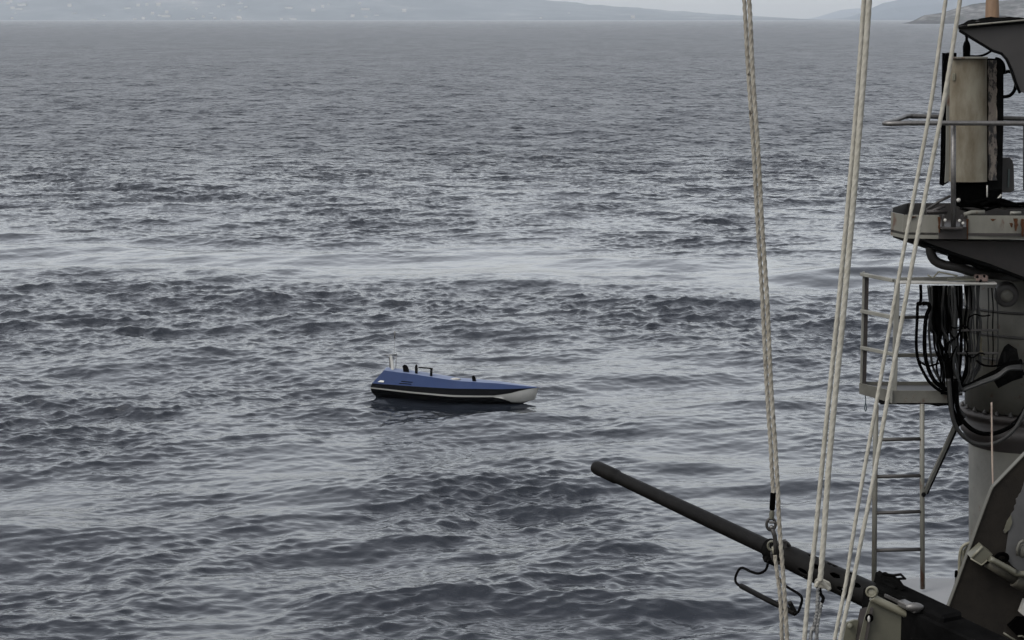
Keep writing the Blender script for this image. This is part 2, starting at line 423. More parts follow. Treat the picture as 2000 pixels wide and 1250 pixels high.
land('hills', [(1640, 40), (1672, 30), (1695, 17), (1715, 7), (1760, -2), (1850, -20), (2000, -40), (2300, -60)], 9400, 1500, HILLB,
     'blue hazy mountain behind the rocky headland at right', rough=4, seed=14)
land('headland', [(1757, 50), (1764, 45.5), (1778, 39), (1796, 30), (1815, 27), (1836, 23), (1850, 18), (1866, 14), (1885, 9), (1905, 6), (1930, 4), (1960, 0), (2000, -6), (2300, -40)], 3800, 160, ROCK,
     'pale rocky headland with dark scrub and a dark waterline at upper right', rough=3.2, seed=21, nx=500, ny=50, shape=.8)

# town along the far shore: one house, copied
def house(loc, s, rz, label, grp, kind):
    mb = MB(); x, y, z = s
    mb.box((loc[0], loc[1], loc[2] + z / 2), (x, y, z))
    root = thing('building', loc, label, 'building', grp)
    wl = mb.build('wall', HOUSE, root)
    rf = MB()
    if kind: rf.add([(loc[0] - x * .55, loc[1] - y * .55, loc[2] + z), (loc[0] + x * .55, loc[1] - y * .55, loc[2] + z), (loc[0] + x * .55, loc[1] + y * .55, loc[2] + z), (loc[0] - x * .55, loc[1] + y * .55, loc[2] + z), (loc[0] - x * .5, loc[1], loc[2] + z * 1.45), (loc[0] + x * .5, loc[1], loc[2] + z * 1.45)],
            [(0, 1, 5, 4), (2, 3, 4, 5), (0, 4, 3), (1, 2, 5), (3, 2, 1, 0)])
    else: rf.box((loc[0], loc[1], loc[2] + z + .6), (x * 1.04, y * 1.04, 1.2))
    rf.build('roof', HROOF if kind else HOUSE, root)
    return root
h0 = house((0, 0, 0), (16, 12, 9), 0, 'tiny pale house in the hazy town along the far shore', 'houses of the far shore town', True)
h1 = house((0, 0, 0), (34, 14, 8), 0, 'long low pale building in the hazy town along the far shore', 'long buildings of the far shore town', False)
def cp_tree(src, loc, scl):
    r = src.copy(); COL.objects.link(r); r.location = loc; r.scale = scl
    for ch in src.children:
        c = ch.copy(); COL.objects.link(c); c.parent = r
    return r
rs = random.Random(5)
first = {0: True, 1: True}
spots = []
for k in range(54):
    u = rs.random()
    px_ = rs.choice([rs.gauss(60, 60), rs.gauss(430, 60), rs.gauss(330, 40), rs.gauss(520, 120), rs.uniform(0, 1350)])
    if px_ < 0 or px_ > 1330: px_ = rs.uniform(20, 900)
    t = rs.random() ** 1.5 * .30
    spots.append((px_, t))
hill_obj = [o for o in bpy.data.objects if o.name == 'hills'][0]
dg = bpy.context.evaluated_depsgraph_get()
for k, (px_, t) in enumerate(spots):
    Yp = 9600 - 1700 + 1700 * t + 6; X = (px_ - 1000) / FPX * Yp
    hit, loc, nrm, idx = hill_obj.ray_cast(Vector((X, Yp, 900)) - hill_obj.location, Vector((0, 0, -1)))
    z = (loc.z + hill_obj.location.z) if hit else 2
    which = 1 if k % 4 == 0 else 0
    src = h1 if which else h0; s_ = rs.uniform(.45, 1.0)
    if first[which]:
        first[which] = False; src.location = (X, Yp, max(z, 0.5) - 1.5)
    else:
        cp_tree(src, (X, Yp, max(z, 0.5) - 1.5), (s_, s_, s_ * rs.uniform(.8, 1.2)))

# ------------------------------------------------------------------ the boat
def boat():
    Yb = 64.2
    c = at(893, 773, Yb); base = Vector((c.x, Yb, 0.17))
    root = thing('motorboat', base, 'low blue and black crewless speedboat with a white bow, adrift on the open sea', 'boat')
    yaw = R(-11)
    Mx = Matrix.Rotation(yaw, 3, 'Z') @ Matrix.Rotation(R(3.1), 3, 'Y')
    def W(p): return base + Mx @ Vector(p)
    L = 5.3
    # stations: t, x0 shift per level, half beams and heights for keel, chine(white rail low), rail top, knuckle, deck edge
    T = [0, .12, .25, .4, .55, .7, .8, .88, .94, .98, 1.0]
    hb = lambda t: .74 * (1 - max(0, (t - .35) / .65) ** 2.3) + .006
    def lev(t):
        B = hb(t)
        keel = (0.0, -.34 + .30 * max(0, (t - .55) / .45) ** 2.2)
        bil = (B * .80, -.10 + .12 * max(0, (t - .5) / .5) ** 2)
        ch = (B * .97, np.interp(t, [0, .25, .5, .75, .9, 1], [.055, .02, .015, .09, .25, .38]))
        ch2 = (B * 1.0, ch[1] + np.interp(t, [0, .5, .85, 1], [.045, .06, .045, .03]))
        kn = (B * 1.0, np.interp(t, [0, .25, .5, .62, .8, 1], [.225, .245, .28, .32, .355, .42]))
        kn = (kn[0], max(kn[1], ch2[1] + .012))
        de = (B * .40, np.interp(t, [0, .25, .5, .75, 1], [.59, .54, .455, .475, .425]))
        cr = (0.0, de[1] + .045 * (1 - t))
        return [keel, bil, ch, ch2, kn, de, cr]
    xof = [lambda t, h=h: (t * L - L / 2) - (1 - t) ** 6 * (-.30 * h) * 1 for h in (0, 0, 0, 0, .15, 1, 1)]
    bowx = [-.34, -.14, -.06, -.05, 0, .03, .03]
    def pt(t, k, side):
        b, z = lev(t)[k]
        x = xof[k](t) + bowx[k] * max(0, (t - .8) / .2) ** 2
        return W((x, side * b, z))
    def strip(k0, k1, t0=0, t1=1.0, off=0.0, both=True):
        mb = MB(); TT = np.linspace(t0, t1, 40)
        for side in ((-1, 1) if both else (-1,)):
            vs = []; fs = []
            for t in TT:
                a, b = pt(t, k0, side), pt(t, k1, side)
                if off:
                    o_ = Mx @ Vector((0, side * off, 0)); a = a + o_; b = b + o_
                vs += [a, b]
            for i in range(len(TT) - 1): fs.append((2 * i, 2 * i + 1, 2 * i + 3, 2 * i + 2))
            mb.add(vs, fs, True)
        return mb
    hull = strip(0, 1); hull.v += []; 
    h2 = strip(1, 2); hull.add(h2.v, h2.f, True)
    for k0 in (3,):
        h3 = strip(k0, 4); hull.add(h3.v, h3.f, True)
    tr = [pt(0, k, -1) for k in range(0, 7)] + [pt(0, k, 1) for k in range(5, 0, -1)]
    hull.add(tr, [tuple(range(len(tr)))])
    hull.build('hull', BHULL, root)
    strip(2, 3, off=.012).build('rub_rail', BWHITE, root)
    strip(4, 5).build('topside', BLUEP, root)
    dk = strip(5, 6); dk.build('deck', BDECK, root)
    # white bow cheek: lower hull near the stem, a skin just outside the black hull
    mb = MB()
    for side in (-1, 1):
        TT = np.linspace(.74, 1.0, 24); vs = []; fs = []
        o_ = Mx @ Vector((0.004, side * .016, 0))
        for i, t in enumerate(TT):
            top = pt(t, 3, side).lerp(pt(t, 4, side), max(0, (t - .84) / .16)); low = pt(t, 2, side).lerp(pt(t, 1, side), min(1, (t - .74) / .10)); kk = pt(t, 0, side)
            vs += [top + o_, pt(t, 2, side) + o_, low + o_, low.lerp(kk, .5 * min(1, max(0, (t - .8) / .1))) + o_]
        for i in range(len(TT) - 1):
            for q in range(3): fs.append((4 * i + q, 4 * i + q + 1, 4 * i + q + 5, 4 * i + q + 4))
        mb.add(vs, fs, True)
    mb.build('bow_panel', BWHITE, root)
    # deck fittings; local x from pixel column
    def lx(px): return (px - 893) * 0.01605
    def dz(x): 
        t = (x + L / 2) / L; return lev(min(max(t, 0), 1))[5][1]
    def fin(pxa, pxb, hpx, name, lean=0.06, y=-.18, th=.05):
        x0, x1 = lx(pxa), lx(pxb); z = dz((x0 + x1) / 2) - .02; h = hpx * .0162
        m = MB(); m.prism([W((x0, y, z)), W((x1, y, z)), W((x1 - lean * .3, y, z + h * .55)), W((x1 - lean, y, z + h * .9)), W((x0 - lean * .2 + .02, y, z + h)), W((x0 - lean * .6, y, z + h * .8))], Mx @ Vector((0, th, 0)))
        return m.build(name, BLACKS, root)
    fin(785, 796, 17, 'fin', .09)
    fin(808, 813, 20, 'fin', .02)
    fin(925, 932, 13, 'fin', .06)
    m = MB(); z = dz(lx(841)); m.box(W((lx(841), -.18, z + .11)), (.07, .05, .26), Mx); m.build('stanchion', BLACKS, root)
    m = MB(); m.box(W((lx(829), -.18, z + .252)), (.46, .045, .035), Mx); m.build('handle', BLACKS, root)
    # stern camera post
    x = lx(760); z = dz(x)
    m = MB(); m.prism([W((x - .03, -.12, z - .02)), W((x + .07, -.12, z - .02)), W((x + .03, -.12, z + .26)), W((x - .03, -.12, z + .47)), W((x - .09, -.12, z + .47)), W((x - .05, -.12, z + .2))], Mx @ Vector((0, .06, 0)))
    m.build('post', BWHITE, root)
    m = MB(); m.prism([W((x - .14, .12, z - .02)), W((x - .09, .12, z - .02)), W((x - .11, .12, z + .38)), W((x - .17, .12, z + .38))], Mx @ Vector((0, .05, 0)))
    m.build('post', STEEL, root)
    m = MB(); m.bar(W((x - .22, -.12, z + .47)), W((x + .12, .0, z + .52)), .014, 6); m.bar(W((x + .1, .0, z)), W((x + .09, .0, z + .5)), .010, 6); m.build('crossbar', STEEL, root)
    m = MB(); m.bar(W((x + .02, 0, z + .3)), W((x + .01, 0, z + 1.02)), .0055, 5); m.bar(W((x + .01, 0, z + 1.02)), W((x + .01, 0, z + 1.25)), .016, 6); m.build('whip_antenna', GREY, root)
    # hatch, vents, stern light patch
    m = MB(); m.ball(W((lx(890), -.12, dz(lx(890)) + .02)), .14, 12, 6, (1.2, .7, .28)); m.build('deck_dome', WHITE, root)
    def side_pt(px, f, off=.012):
        x = lx(px); t = (x + L / 2) / L; a = pt(t, 4, -1); b = pt(t, 5, -1); n = Mx @ Vector((0, -off, off * .5)); return a.lerp(b, f) + n
    for k, f in enumerate((.16, .33)):
        m = MB(); m.tube([side_pt(783 + 2 * k, f), side_pt(808 + k, f)], .013, 6); m.build('vent', BHULL, root)
    m = MB(); p = [side_pt(737, .12, .015), side_pt(750, .12, .015), side_pt(749, .24, .015), side_pt(740, .26, .015)]
    m.prism(p, Mx @ Vector((0, .012, 0))); m.build('stern_plate', BWHITE, root)
    # rope eye at the bow
    m = MB(); m.ring(W((L / 2 - .07, -.02, .40)), (0, 1, 0), .03, .008, 12, 6); m.build('tow_eye', STEEL, root)
boat()

# ------------------------------------------------------------------ ropes of the foreground rigging
def rope(name, pts, wpx, Y, mat, label, group, lob=.07, jit=0.0):
    P = [at(p[0], p[1], Y) for p in pts]
    P = catmull(P, .0022)
    if jit:
        r_ = random.Random(len(P)); P = [p + Vector((math.sin(i * .05) + .6 * math.sin(i * .021 + 1), 0, 0)) * jit for i, p in enumerate(P)]
    m = MB(); m.tube(P, pxm(wpx, Y) / 2, 12, lobes=3, pitch=.016, lob=lob)
    o = m.build(name, mat); tag(o, label, 'rope', group); return o
YA, YB, YC = 3.75, 3.3, 3.1
rope('halyard_rope', [(1429, -400), (1453.5, 0), (1468, 240), (1486.5, 550), (1504, 860), (1510.5, 968)], 7.6, YA, ROPES, 'stained rope, left strand of the leftmost pair, ending in a black sleeve above the gun', 'stained halyard ropes of the leftmost pair', .19, .0004)
rope('halyard_rope', [(1438.5, -400), (1463, 0), (1476.5, 240), (1495.5, 550), (1513, 860), (1519.5, 965), (1521.5, 1010), (1528, 1110), (1532.5, 1180), (1537.5, 1250), (1552, 1480)], 8.2, YA - .03, ROPES, 'stained rope, right strand of the leftmost pair, running to the bottom edge', 'stained halyard ropes of the leftmost pair', .19, .0006)
rope('halyard_rope', [(1513, 1085), (1516, 1112), (1521, 1150), (1525, 1200), (1527, 1250), (1532, 1480)], 7.6, YA - .01, ROPES, 'short stained rope hanging from the shackle on the gun barrel', 'stained halyard ropes of the leftmost pair', .19, .0006)
rope('halyard_rope', [(1712, -400), (1687.5, 0), (1670, 240), (1642, 550), (1610.5, 860), (1591, 1060), (1581, 1140), (1571, 1250), (1553, 1480)], 9.5, YB, ROPEW, 'cream rope, left strand of the middle pair, running past the gun to the bottom edge', 'cream halyard ropes of the middle pair')
rope('halyard_rope', [(1722, -400), (1697.5, 0), (1679.5, 240), (1653, 550), (1623, 860), (1608, 1060), (1602, 1135)], 11.5, YB - .02, ROPEW, 'cream rope, right strand of the middle pair, ending in a knotted fitting over the gun', 'cream halyard ropes of the middle pair')
rope('halyard_rope', [(1905, -400), (1847, 0), (1818.5, 200), (1785.5, 380), (1752, 560), (1709.5, 800), (1684, 940), (1664, 1060), (1652, 1140), (1630, 1250), (1588, 1480)], 7.8, YC, ROPEW, 'cream rope, left strand of the rightmost pair crossing the ladder', 'cream halyard ropes of the rightmost pair')
rope('halyard_rope', [(1936, -400), (1875, 0), (1843, 200), (1807.5, 380), (1773.5, 560), (1730, 800), (1705, 940), (1681, 1060), (1665, 1140), (1641, 1250), (1600, 1480)], 8.6, YC - .02, ROPEW, 'cream rope, right strand of the rightmost pair crossing the ladder', 'cream halyard ropes of the rightmost pair')
# fitting at the foot of the left rope
t = thing('snap_shackle', at(1508, 1085, YA), 'black sleeve and snap shackle joining the left stained rope to the gun barrel', 'shackle')
MB().lathe(at(1510, 962, YA), at(1508, 998, YA), [(0, pxm(4, YA)), (.001, pxm(5.6, YA)), (pxm(34, YA), pxm(5.8, YA)), (pxm(36, YA), pxm(4, YA))], 12).build('sleeve', BLACK, t)
m = MB(); m.lathe(at(1508, 996, YA), at(1507, 1014, YA), [(0, pxm(4, YA)), (pxm(8, YA), pxm(5.5, YA)), (pxm(18, YA), pxm(4.5, YA))], 10); m.build('thimble', OLIVE, t)
m = MB(); m.ring(at(1506, 1024, YA), (0, 1, 0), pxm(9, YA), pxm(3, YA), 18, 8, sq=1.35); m.build('ring', GREYD, t)
m = MB(); m.box(at(1508, 1020, YA), (pxm(14, YA), pxm(8, YA), pxm(5, YA)), None, .0015); m.ball(at(1507, 1030, YA), pxm(5, YA)); m.build('pin', STEEL, t)
m = MB(); m.tube([at(1508, 1032, YA), at(1513, 1046, YA), at(1515, 1062, YA), at(1514, 1085, YA)], pxm(4.5, YA), 10); m.build('shank', GREYD, t)
m = MB(); m.ring(at(1508, 1066, YA + .02), (0.3, 1, 0), pxm(8.5, YA), pxm(2.6, YA), 20, 8, sq=1.1); m.build('eye', OLIVE, t)
m = MB(); m.tube([at(1509, 1068, YA), at(1511, 1080, YA), at(1513, 1093, YA)], [pxm(2.4, YA), pxm(2, YA), pxm(1, YA)], 8); m.build('toggle', OLIVEL, t)
# fitting at the foot of the middle right rope and the chain below
t = thing('rope_fitting', at(1600, 1158, YB), 'pale knotted rope fitting with a black clip, below the middle ropes', 'fitting')
m = MB(); m.prism([at(1592, 1144, YB), at(1594, 1136, YB), at(1601, 1130, YB), (at(1610, 1134, YB)), at(1622, 1140, YB), at(1624, 1150, YB), at(1606, 1150, YB), at(1598, 1147, YB)], (0, .012, 0)); m.build('knot', ROPEW, t)
m = MB(); m.tube(catmull([at(1593, 1146, YB - .01), at(1600, 1136, YB - .012), at(1608, 1140, YB - .012), at(1620, 1152, YB - .01)], .002), pxm(4.5, YB), 10, lobes=3, pitch=.01); m.build('loop', ROPEW, t)
m = MB(); m.tube(catmull([at(1601, 1148, YB), at(1603, 1160, YB), at(1608, 1168, YB), at(1605, 1178, YB)], .002), pxm(3.4, YB), 10); m.build('clip', BLACKS, t)
m = MB()
P = catmull([at(1598, 1148, YB), at(1597, 1170, YB), at(1595, 1200, YB), at(1588, 1230, YB), at(1583, 1250, YB), at(1566, 1480, YB)], .002)
m.tube(P, pxm(3.8, YB), 10, lobes=2, pitch=.006, lob=.3)
tag(m.build('braided_line', paint('silver_cord', (.5, .5, .48), (.12, .12, .12), scale=120, rough=.7)), 'thin silver and black braided cord hanging left below the knotted fitting', 'cord', 'silver cords below the knotted fitting')
m = MB()
P = catmull([at(1604, 1176, YB), at(1601, 1195, YB), at(1597, 1215, YB), at(1595, 1250, YB), at(1592, 1480, YB)], .002)
m.tube(P, pxm(3.6, YB), 10, lobes=2, pitch=.006, lob=.3)
tag(m.build('braided_line', bpy.data.materials['silver_cord']), 'thin silver and black braided cord hanging right below the black clip', 'cord', 'silver cords below the knotted fitting')

# ------------------------------------------------------------------ machine gun
def gun():
    def Yg(px): return float(np.interp(px, [1160, 1500, 1850, 2000], [5.15, 4.45, 3.95, 3.8]))
    def G(px, py, dy=0): return at(px, py, Yg(px) + dy)
    def ax(px): return 913 + (px - 1165) * .4675
    root = thing('machine_gun', G(1780, 1200), 'black heavy machine gun with a long barrel pointing up left over the sea', 'machine gun')
    a = G(1163, ax(1163)); b = G(1512, ax(1512)); Lg = (b - a).length; u = (b - a).normalized()
    r0, r1 = pxm(13.2, Yg(1165)), pxm(16.3, Yg(1500))
    m = MB(); m.lathe(a, b, [(0, r0 * .45), (.0, r0 * .82), (.004, r0 * .98), (.012, r0 * 1.05), (.105, r0 * 1.08), (.112, r0 * .95), (.13, r0 * .93), (Lg * .6, (r0 + r1) * .5), (Lg, r1)], 28)
    m.build('barrel', GUN, root)
    m = MB(); m.lathe(a - u * .0015, a + u * .02, [(0, 0.0005), (0, r0 * .45), (.001, r0 * .46)], 16); m.build('bore', BLACK, root)
    # collar
    c0 = G(1500, ax(1500)); c1 = G(1540, ax(1540))
    m = MB(); m.lathe(c0, c1, [(0, r1), (.003, r1 * 1.25), (.018, r1 * 1.28), (.021, r1 * 1.05), (.045, r1 * 1.05), (.048, r1 * 1.3), (.075, r1 * 1.3), (.08, r1)], 24)
    m.box(G(1508, 1088), (.034, .03, .03), Matrix.Rotation(R(25), 3, 'Y'), .003); m.build('collar', BLACKS, root)
    m = MB(); m.ring(G(1526, ax(1526) - 3, -.03), u, r1 * 1.35, .004, 24, 8); m.box(G(1533, 1062, -.01), (.006, .02, .016)); m.build('clamp_band', GREYD, root)
    # carrying handle wire and grip
    z6 = lambda x, y: G(1400 + x / 5, 1000 + y / 5, -.03)
    h = MB(); h.tube(catmull([z6(505, 470), z6(480, 560), z6(410, 600), z6(330, 580), z6(250, 545), z6(212, 570), z6(182, 640), z6(192, 695), z6(250, 735)], .004), .0030, 8)
    h.tube(catmull([z6(600, 640), z6(670, 720), z6(800, 800), z6(832, 850), z6(820, 910), z6(790, 980), z6(745, 985)], .004), .0030, 8)
    ho = h.build('carrying_handle', BLACKS, root)
    m = MB(); m.tube([z6(238, 722), z6(480, 850), z6(765, 990)], .0062, 12); m.box(z6(735, 925), (.010, .012, .026), Matrix.Rotation(R(-30), 3, 'Y'), .002); m.build('grip', GUN, ho)
    # perforated jacket: tube with real slots left open
    j0 = G(1536, ax(1536)); j1 = G(1712, ax(1712)); LJ = (j1 - j0).length; ju = (j1 - j0).normalized()
    ref = Vector((0, 0, 1)); s1 = ju.cross(ref).normalized(); s2 = s1.cross(ju).normalized()
    nu, nv = 96, 144; rj = lambda s: pxm(float(np.interp(s, [0, .04, .3, 1], [20, 24, 25.5, 28])), Yg(1536 + 176 * s))
    m = MB(); vs = []; fs = []
    for i in range(nu + 1):
        s = i / nu
        for k in range(nv):
            A_ = 2 * math.pi * k / nv
            vs.append(j0 + ju * (LJ * s) + (s1 * math.cos(A_) + s2 * math.sin(A_)) * rj(s))
    def hole(s, deg):
        for row, dc in enumerate((90, 90 - 48, 90 + 48, 90 - 96, 90 + 96, 90 + 144, 90 - 144)):
            for hs_ in (.30, .52, .74):
                hh = hs_ + (.11 if row in (1, 2, 5, 6) else 0)
                dd = ((deg - dc + 180) % 360 - 180)
                if ((s - hh) / .055) ** 2 + (dd / 11.5) ** 2 < 1: return True
        return False
    for i in range(nu):
        for k in range(nv):
            if hole((i + .5) / nu, 360 * (k + .5) / nv): continue
            k2 = (k + 1) % nv; fs.append((i * nv + k, i * nv + k2, (i + 1) * nv + k2, (i + 1) * nv + k))
    m.add(vs, fs, True)
    # the rim of every slot and the end ring give the sheet its thickness
    jo = m.build('barrel_jacket', GUN, root)
    so = jo.modifiers.new('thick', 'SOLIDIFY'); so.thickness = .0035; so.offset = -1
    m = MB(); m.tube([j0 + ju * .004, j1], .012, 20); m.build('inner_barrel', BLACK, root)
    m = MB(); m.ring(j0 + ju * .002, ju, rj(0) * .93, .004, 32, 8); m.build('jacket_lip', GUN, root)
    # receiver: a long black box along the bore line, top cover, sights
    q0 = G(1708, ax(1708) + 2); q1 = G(1990, ax(1990) + 6)
    ru = (q1 - q0).normalized(); rs_ = ru.cross(Vector((0, 0, 1))).normalized(); rv = rs_.cross(ru).normalized()
    Mr = Matrix((ru, rs_, rv)).transposed(); LR = (q1 - q0).length
    m = MB(); m.box((q0 + q1) / 2 - rv * .012, (LR, .075, .085), Mr, .004); m.build('receiver', BLACKS, root)
    m = MB(); m.box(q0.lerp(q1, .30) + rv * .034, (LR * .5, .06, .022), Mr, .006); m.box(q0.lerp(q1, .12) + rv * .046, (.04, .03, .012), Mr, .003); m.build('feed_cover', BLACKS, root)
    sgt = MB()
    sgt.prism([G(1712, 1148), G(1716, 1127), G(1724, 1123), G(1731, 1128), G(1746, 1130), G(1757, 1136), G(1766, 1144), G(1768, 1150), G(1740, 1160)], (0, .035, 0))
    sgt.tube([G(1725, 1121, .01), G(1745, 1124, .01), G(1759, 1122, .01), G(1768, 1130, .01), G(1748, 1131, .01)], .0028, 8)
    sgt.ring(G(1728, 1125, .01), (0, 1, 0), .007, .002, 12, 6); sgt.build('rear_sight', BLACKS, root)
    m = MB(); m.box(G(1776, 1184, -.045), (.05, .02, .012), Mr, .002); m.ball(G(1786, 1186, -.05), .012, 12, 8, (1.6, .7, .8)); m.box(G(1748, 1172, -.045), (.06, .004, .006), Mr); m.build('charging_lever', STEEL, root)
    # --- mount holding the gun
    mt = thing('gun_mount', G(1740, 1400), 'olive grey gun cradle with folded plates under the machine gun', 'gun mount')
    def Gm(px, py, dy=0): return at(px, py, Yg(1740) - .08 + dy)
    m = MB(); m.tube(catmull([Gm(1704, 1166), Gm(1712, 1172), Gm(1750, 1190), Gm(1792, 1208)], .01), .0085, 14, flat=1.0)
    m.tube(catmull([Gm(1792, 1208), Gm(1800, 1206), Gm(1806, 1197)], .004), [.0085] * 3 + [.006] * 40 if False else .0055, 12); m.build('rail', OLIVEL, mt)
    m = MB(); m.prism([Gm(1702, 1168, .004), Gm(1752, 1193, .004), Gm(1794, 1214, .004), Gm(1792, 1222, .004), Gm(1790, 1226, .004), Gm(1799, 1238, .004), Gm(1799, 1262, .004), Gm(1812, 1480, .004), Gm(1668, 1480, .004), Gm(1676, 1262, .004), Gm(1688, 1210, .004)], (0, .006, 0)); m.build('side_plate', OLIVE, mt)
    m = MB(); fl = [Gm(1703, 1186), Gm(1690, 1186, .02), Gm(1680, 1189, .05), Gm(1664, 1262, .06), Gm(1650, 1480, .06), Gm(1676, 1480), Gm(1688, 1262)]
    m.prism(fl, (0.002, -.006, 0)); m.build('flange', BRN, mt)
    m = MB(); m.lathe(Gm(1698, 1207, -.010), Gm(1698, 1207, 0), [(0, .003), (0, .0085), (.008, .0085)], 16); m.build('bolt_hole', BLACK, mt)
    m = MB(); m.ball(Gm(1697, 1209, -.012), .0042, 10, 6, (.7, .5, 1.7)); m.build('bolt', WHITE, mt)
    m = MB(); m.lathe(Gm(1704, 1155, -.005), Gm(1706, 1156, .06), [(0, .005), (0, .0105), (.006, .0115), (.03, .011)], 18); m.ring(Gm(1702, 1156, -.006), (.2, 1, 0), .010, .0026, 16, 6); m.build('knob', OLIVEL, mt)
    m = MB(); m.box(Gm(1786, 1239, -.004), (.022, .008, .008), Matrix.Rotation(R(-12), 3, 'Y'), .002); m.box(Gm(1795, 1250, .02), (.02, .03, .03), None, .002); m.build('lug', OLIVEL, mt)
    m = MB(); m.prism([Gm(1654, 1217, .05), Gm(1668, 1212, .05), Gm(1680, 1212, .05), Gm(1668, 1262, .05), Gm(1655, 1480, .05), Gm(1630, 1480, .05), Gm(1645, 1262, .05)], (0, .008, 0)); m.build('back_plate', OLIVE, mt)
    m = MB(); m.lathe(Gm(1660, 1222, .035), Gm(1660, 1222, .05), [(0, .002), (0, .006), (.012, .006)], 12); m.build('bolt', OLIVE, mt)
gun()

# ------------------------------------------------------------------ mast column and what hangs on it
YM = 17.0
def mast():
    root = thing('mast', at(2012, 1400, 17.9), 'thick weathered grey mast column at the right edge', 'mast')
    r = pxm(120, 17.9)
    m = MB(); m.tube([at(2012, 1420, 17.9), at(2012, 860, 17.9)], r, 56); m.build('lower_column', GREY, root)
    m = MB(); m.tube([at(2012, 788, 17.9), at(2012, 470, 17.9)], r * 1.06, 56); m.build('upper_column', GREY, root)
    m = MB(); m.lathe(at(2012, 862, 17.9), at(2012, 786, 17.9), [(0, r * 1.0), (.02, r * 1.03), (.10, r * 1.09), (.12, r * 1.13), (.20, r * 1.13), (.21, r * 1.06), (.27, r * 1.06), (.28, r * 1.16), (.325, r * 1.16), (.33, r * 1.05)], 56); m.build('flange', BRN, root)
    for i in range(16):
        a = -math.pi + i * math.pi / 15
        c = at(2012, 800, 17.9) + Vector((math.cos(a) * r * 1.12, math.sin(a) * r * 1.12, .03))
        MB().lathe(c, c + Vector((0, 0, .05)), [(0, .012), (0, .018), (.02, .018), (.022, .010), (.04, .01)], 6).build('bolt', GREYD, root)
    # conduit clamps across the column
    for yy in (596, 642, 688):
        m = MB(); m.ring(at(2012, yy, 17.9), (0, 0, 1), r * 1.075, .012, 40, 6); m.build('cable_band', GREYD, root)
    return root
mast()
def col_thing():
    t = thing('wall_lamp', at(1963, 600, 17.15), 'round dark bulkhead lamp on the mast beside the cables', 'lamp')
    c = at(1964, 572, 17.22)
    m = MB(); m.lathe(c, c + Vector((-.12, -.9, -.1)), [(0, .02), (0, .10), (.10, .10), (.11, .085), (.11, .06)], 28); m.build('housing', GREYD, t)
    m = MB(); m.lathe(c + Vector((-.012, -.095, -.01)), c + Vector((-.13, -1.0, -.11)), [(0, .02), (0, .055), (.03, .05), (.035, .02)], 24); m.build('lens', GREY, t)
    # dark bracket
    t = thing('pipe_bracket', at(1985, 745, 17.15), 'black welded cable bracket on the mast, right of the cable bundle', 'bracket')
    m = MB(); m.prism([at(1962, 732, 17.0), at(1970, 705, 17.0), at(1978, 688, 17.0), at(1986, 682, 17.0), at(1990, 700, 17.0), at(1996, 722, 17.0), at(1998, 738, 17.0), at(1975, 745, 17.0)], (0, .3, 0)); m.build('gusset', BLACKS, t)
    m = MB(); m.bar(at(1962, 686, 16.98), at(1964, 722, 16.98), .014); m.bar(at(1945, 748, 17.0), at(1996, 722, 17.0), .05); m.build('arm', BLACKS, t)
col_thing()

# grey roof deck behind the gun
m = MB(); a, b = at(1690, 1128, 17.4), at(2300, 1170, 17.4)
zt = a.z
m.box(((a.x + 8) / 1, 15.6, zt - .25), (16 - 0.0 + 0, 3.6, .5), None, .02)
deck_o = m.build('ship_deck', paint('deck_grey', (.42, .43, .44), (.36, .37, .38), scale=2, rust=.05)); tag(deck_o, 'pale grey ship deck just visible behind the machine gun', 'deck', kind='structure')

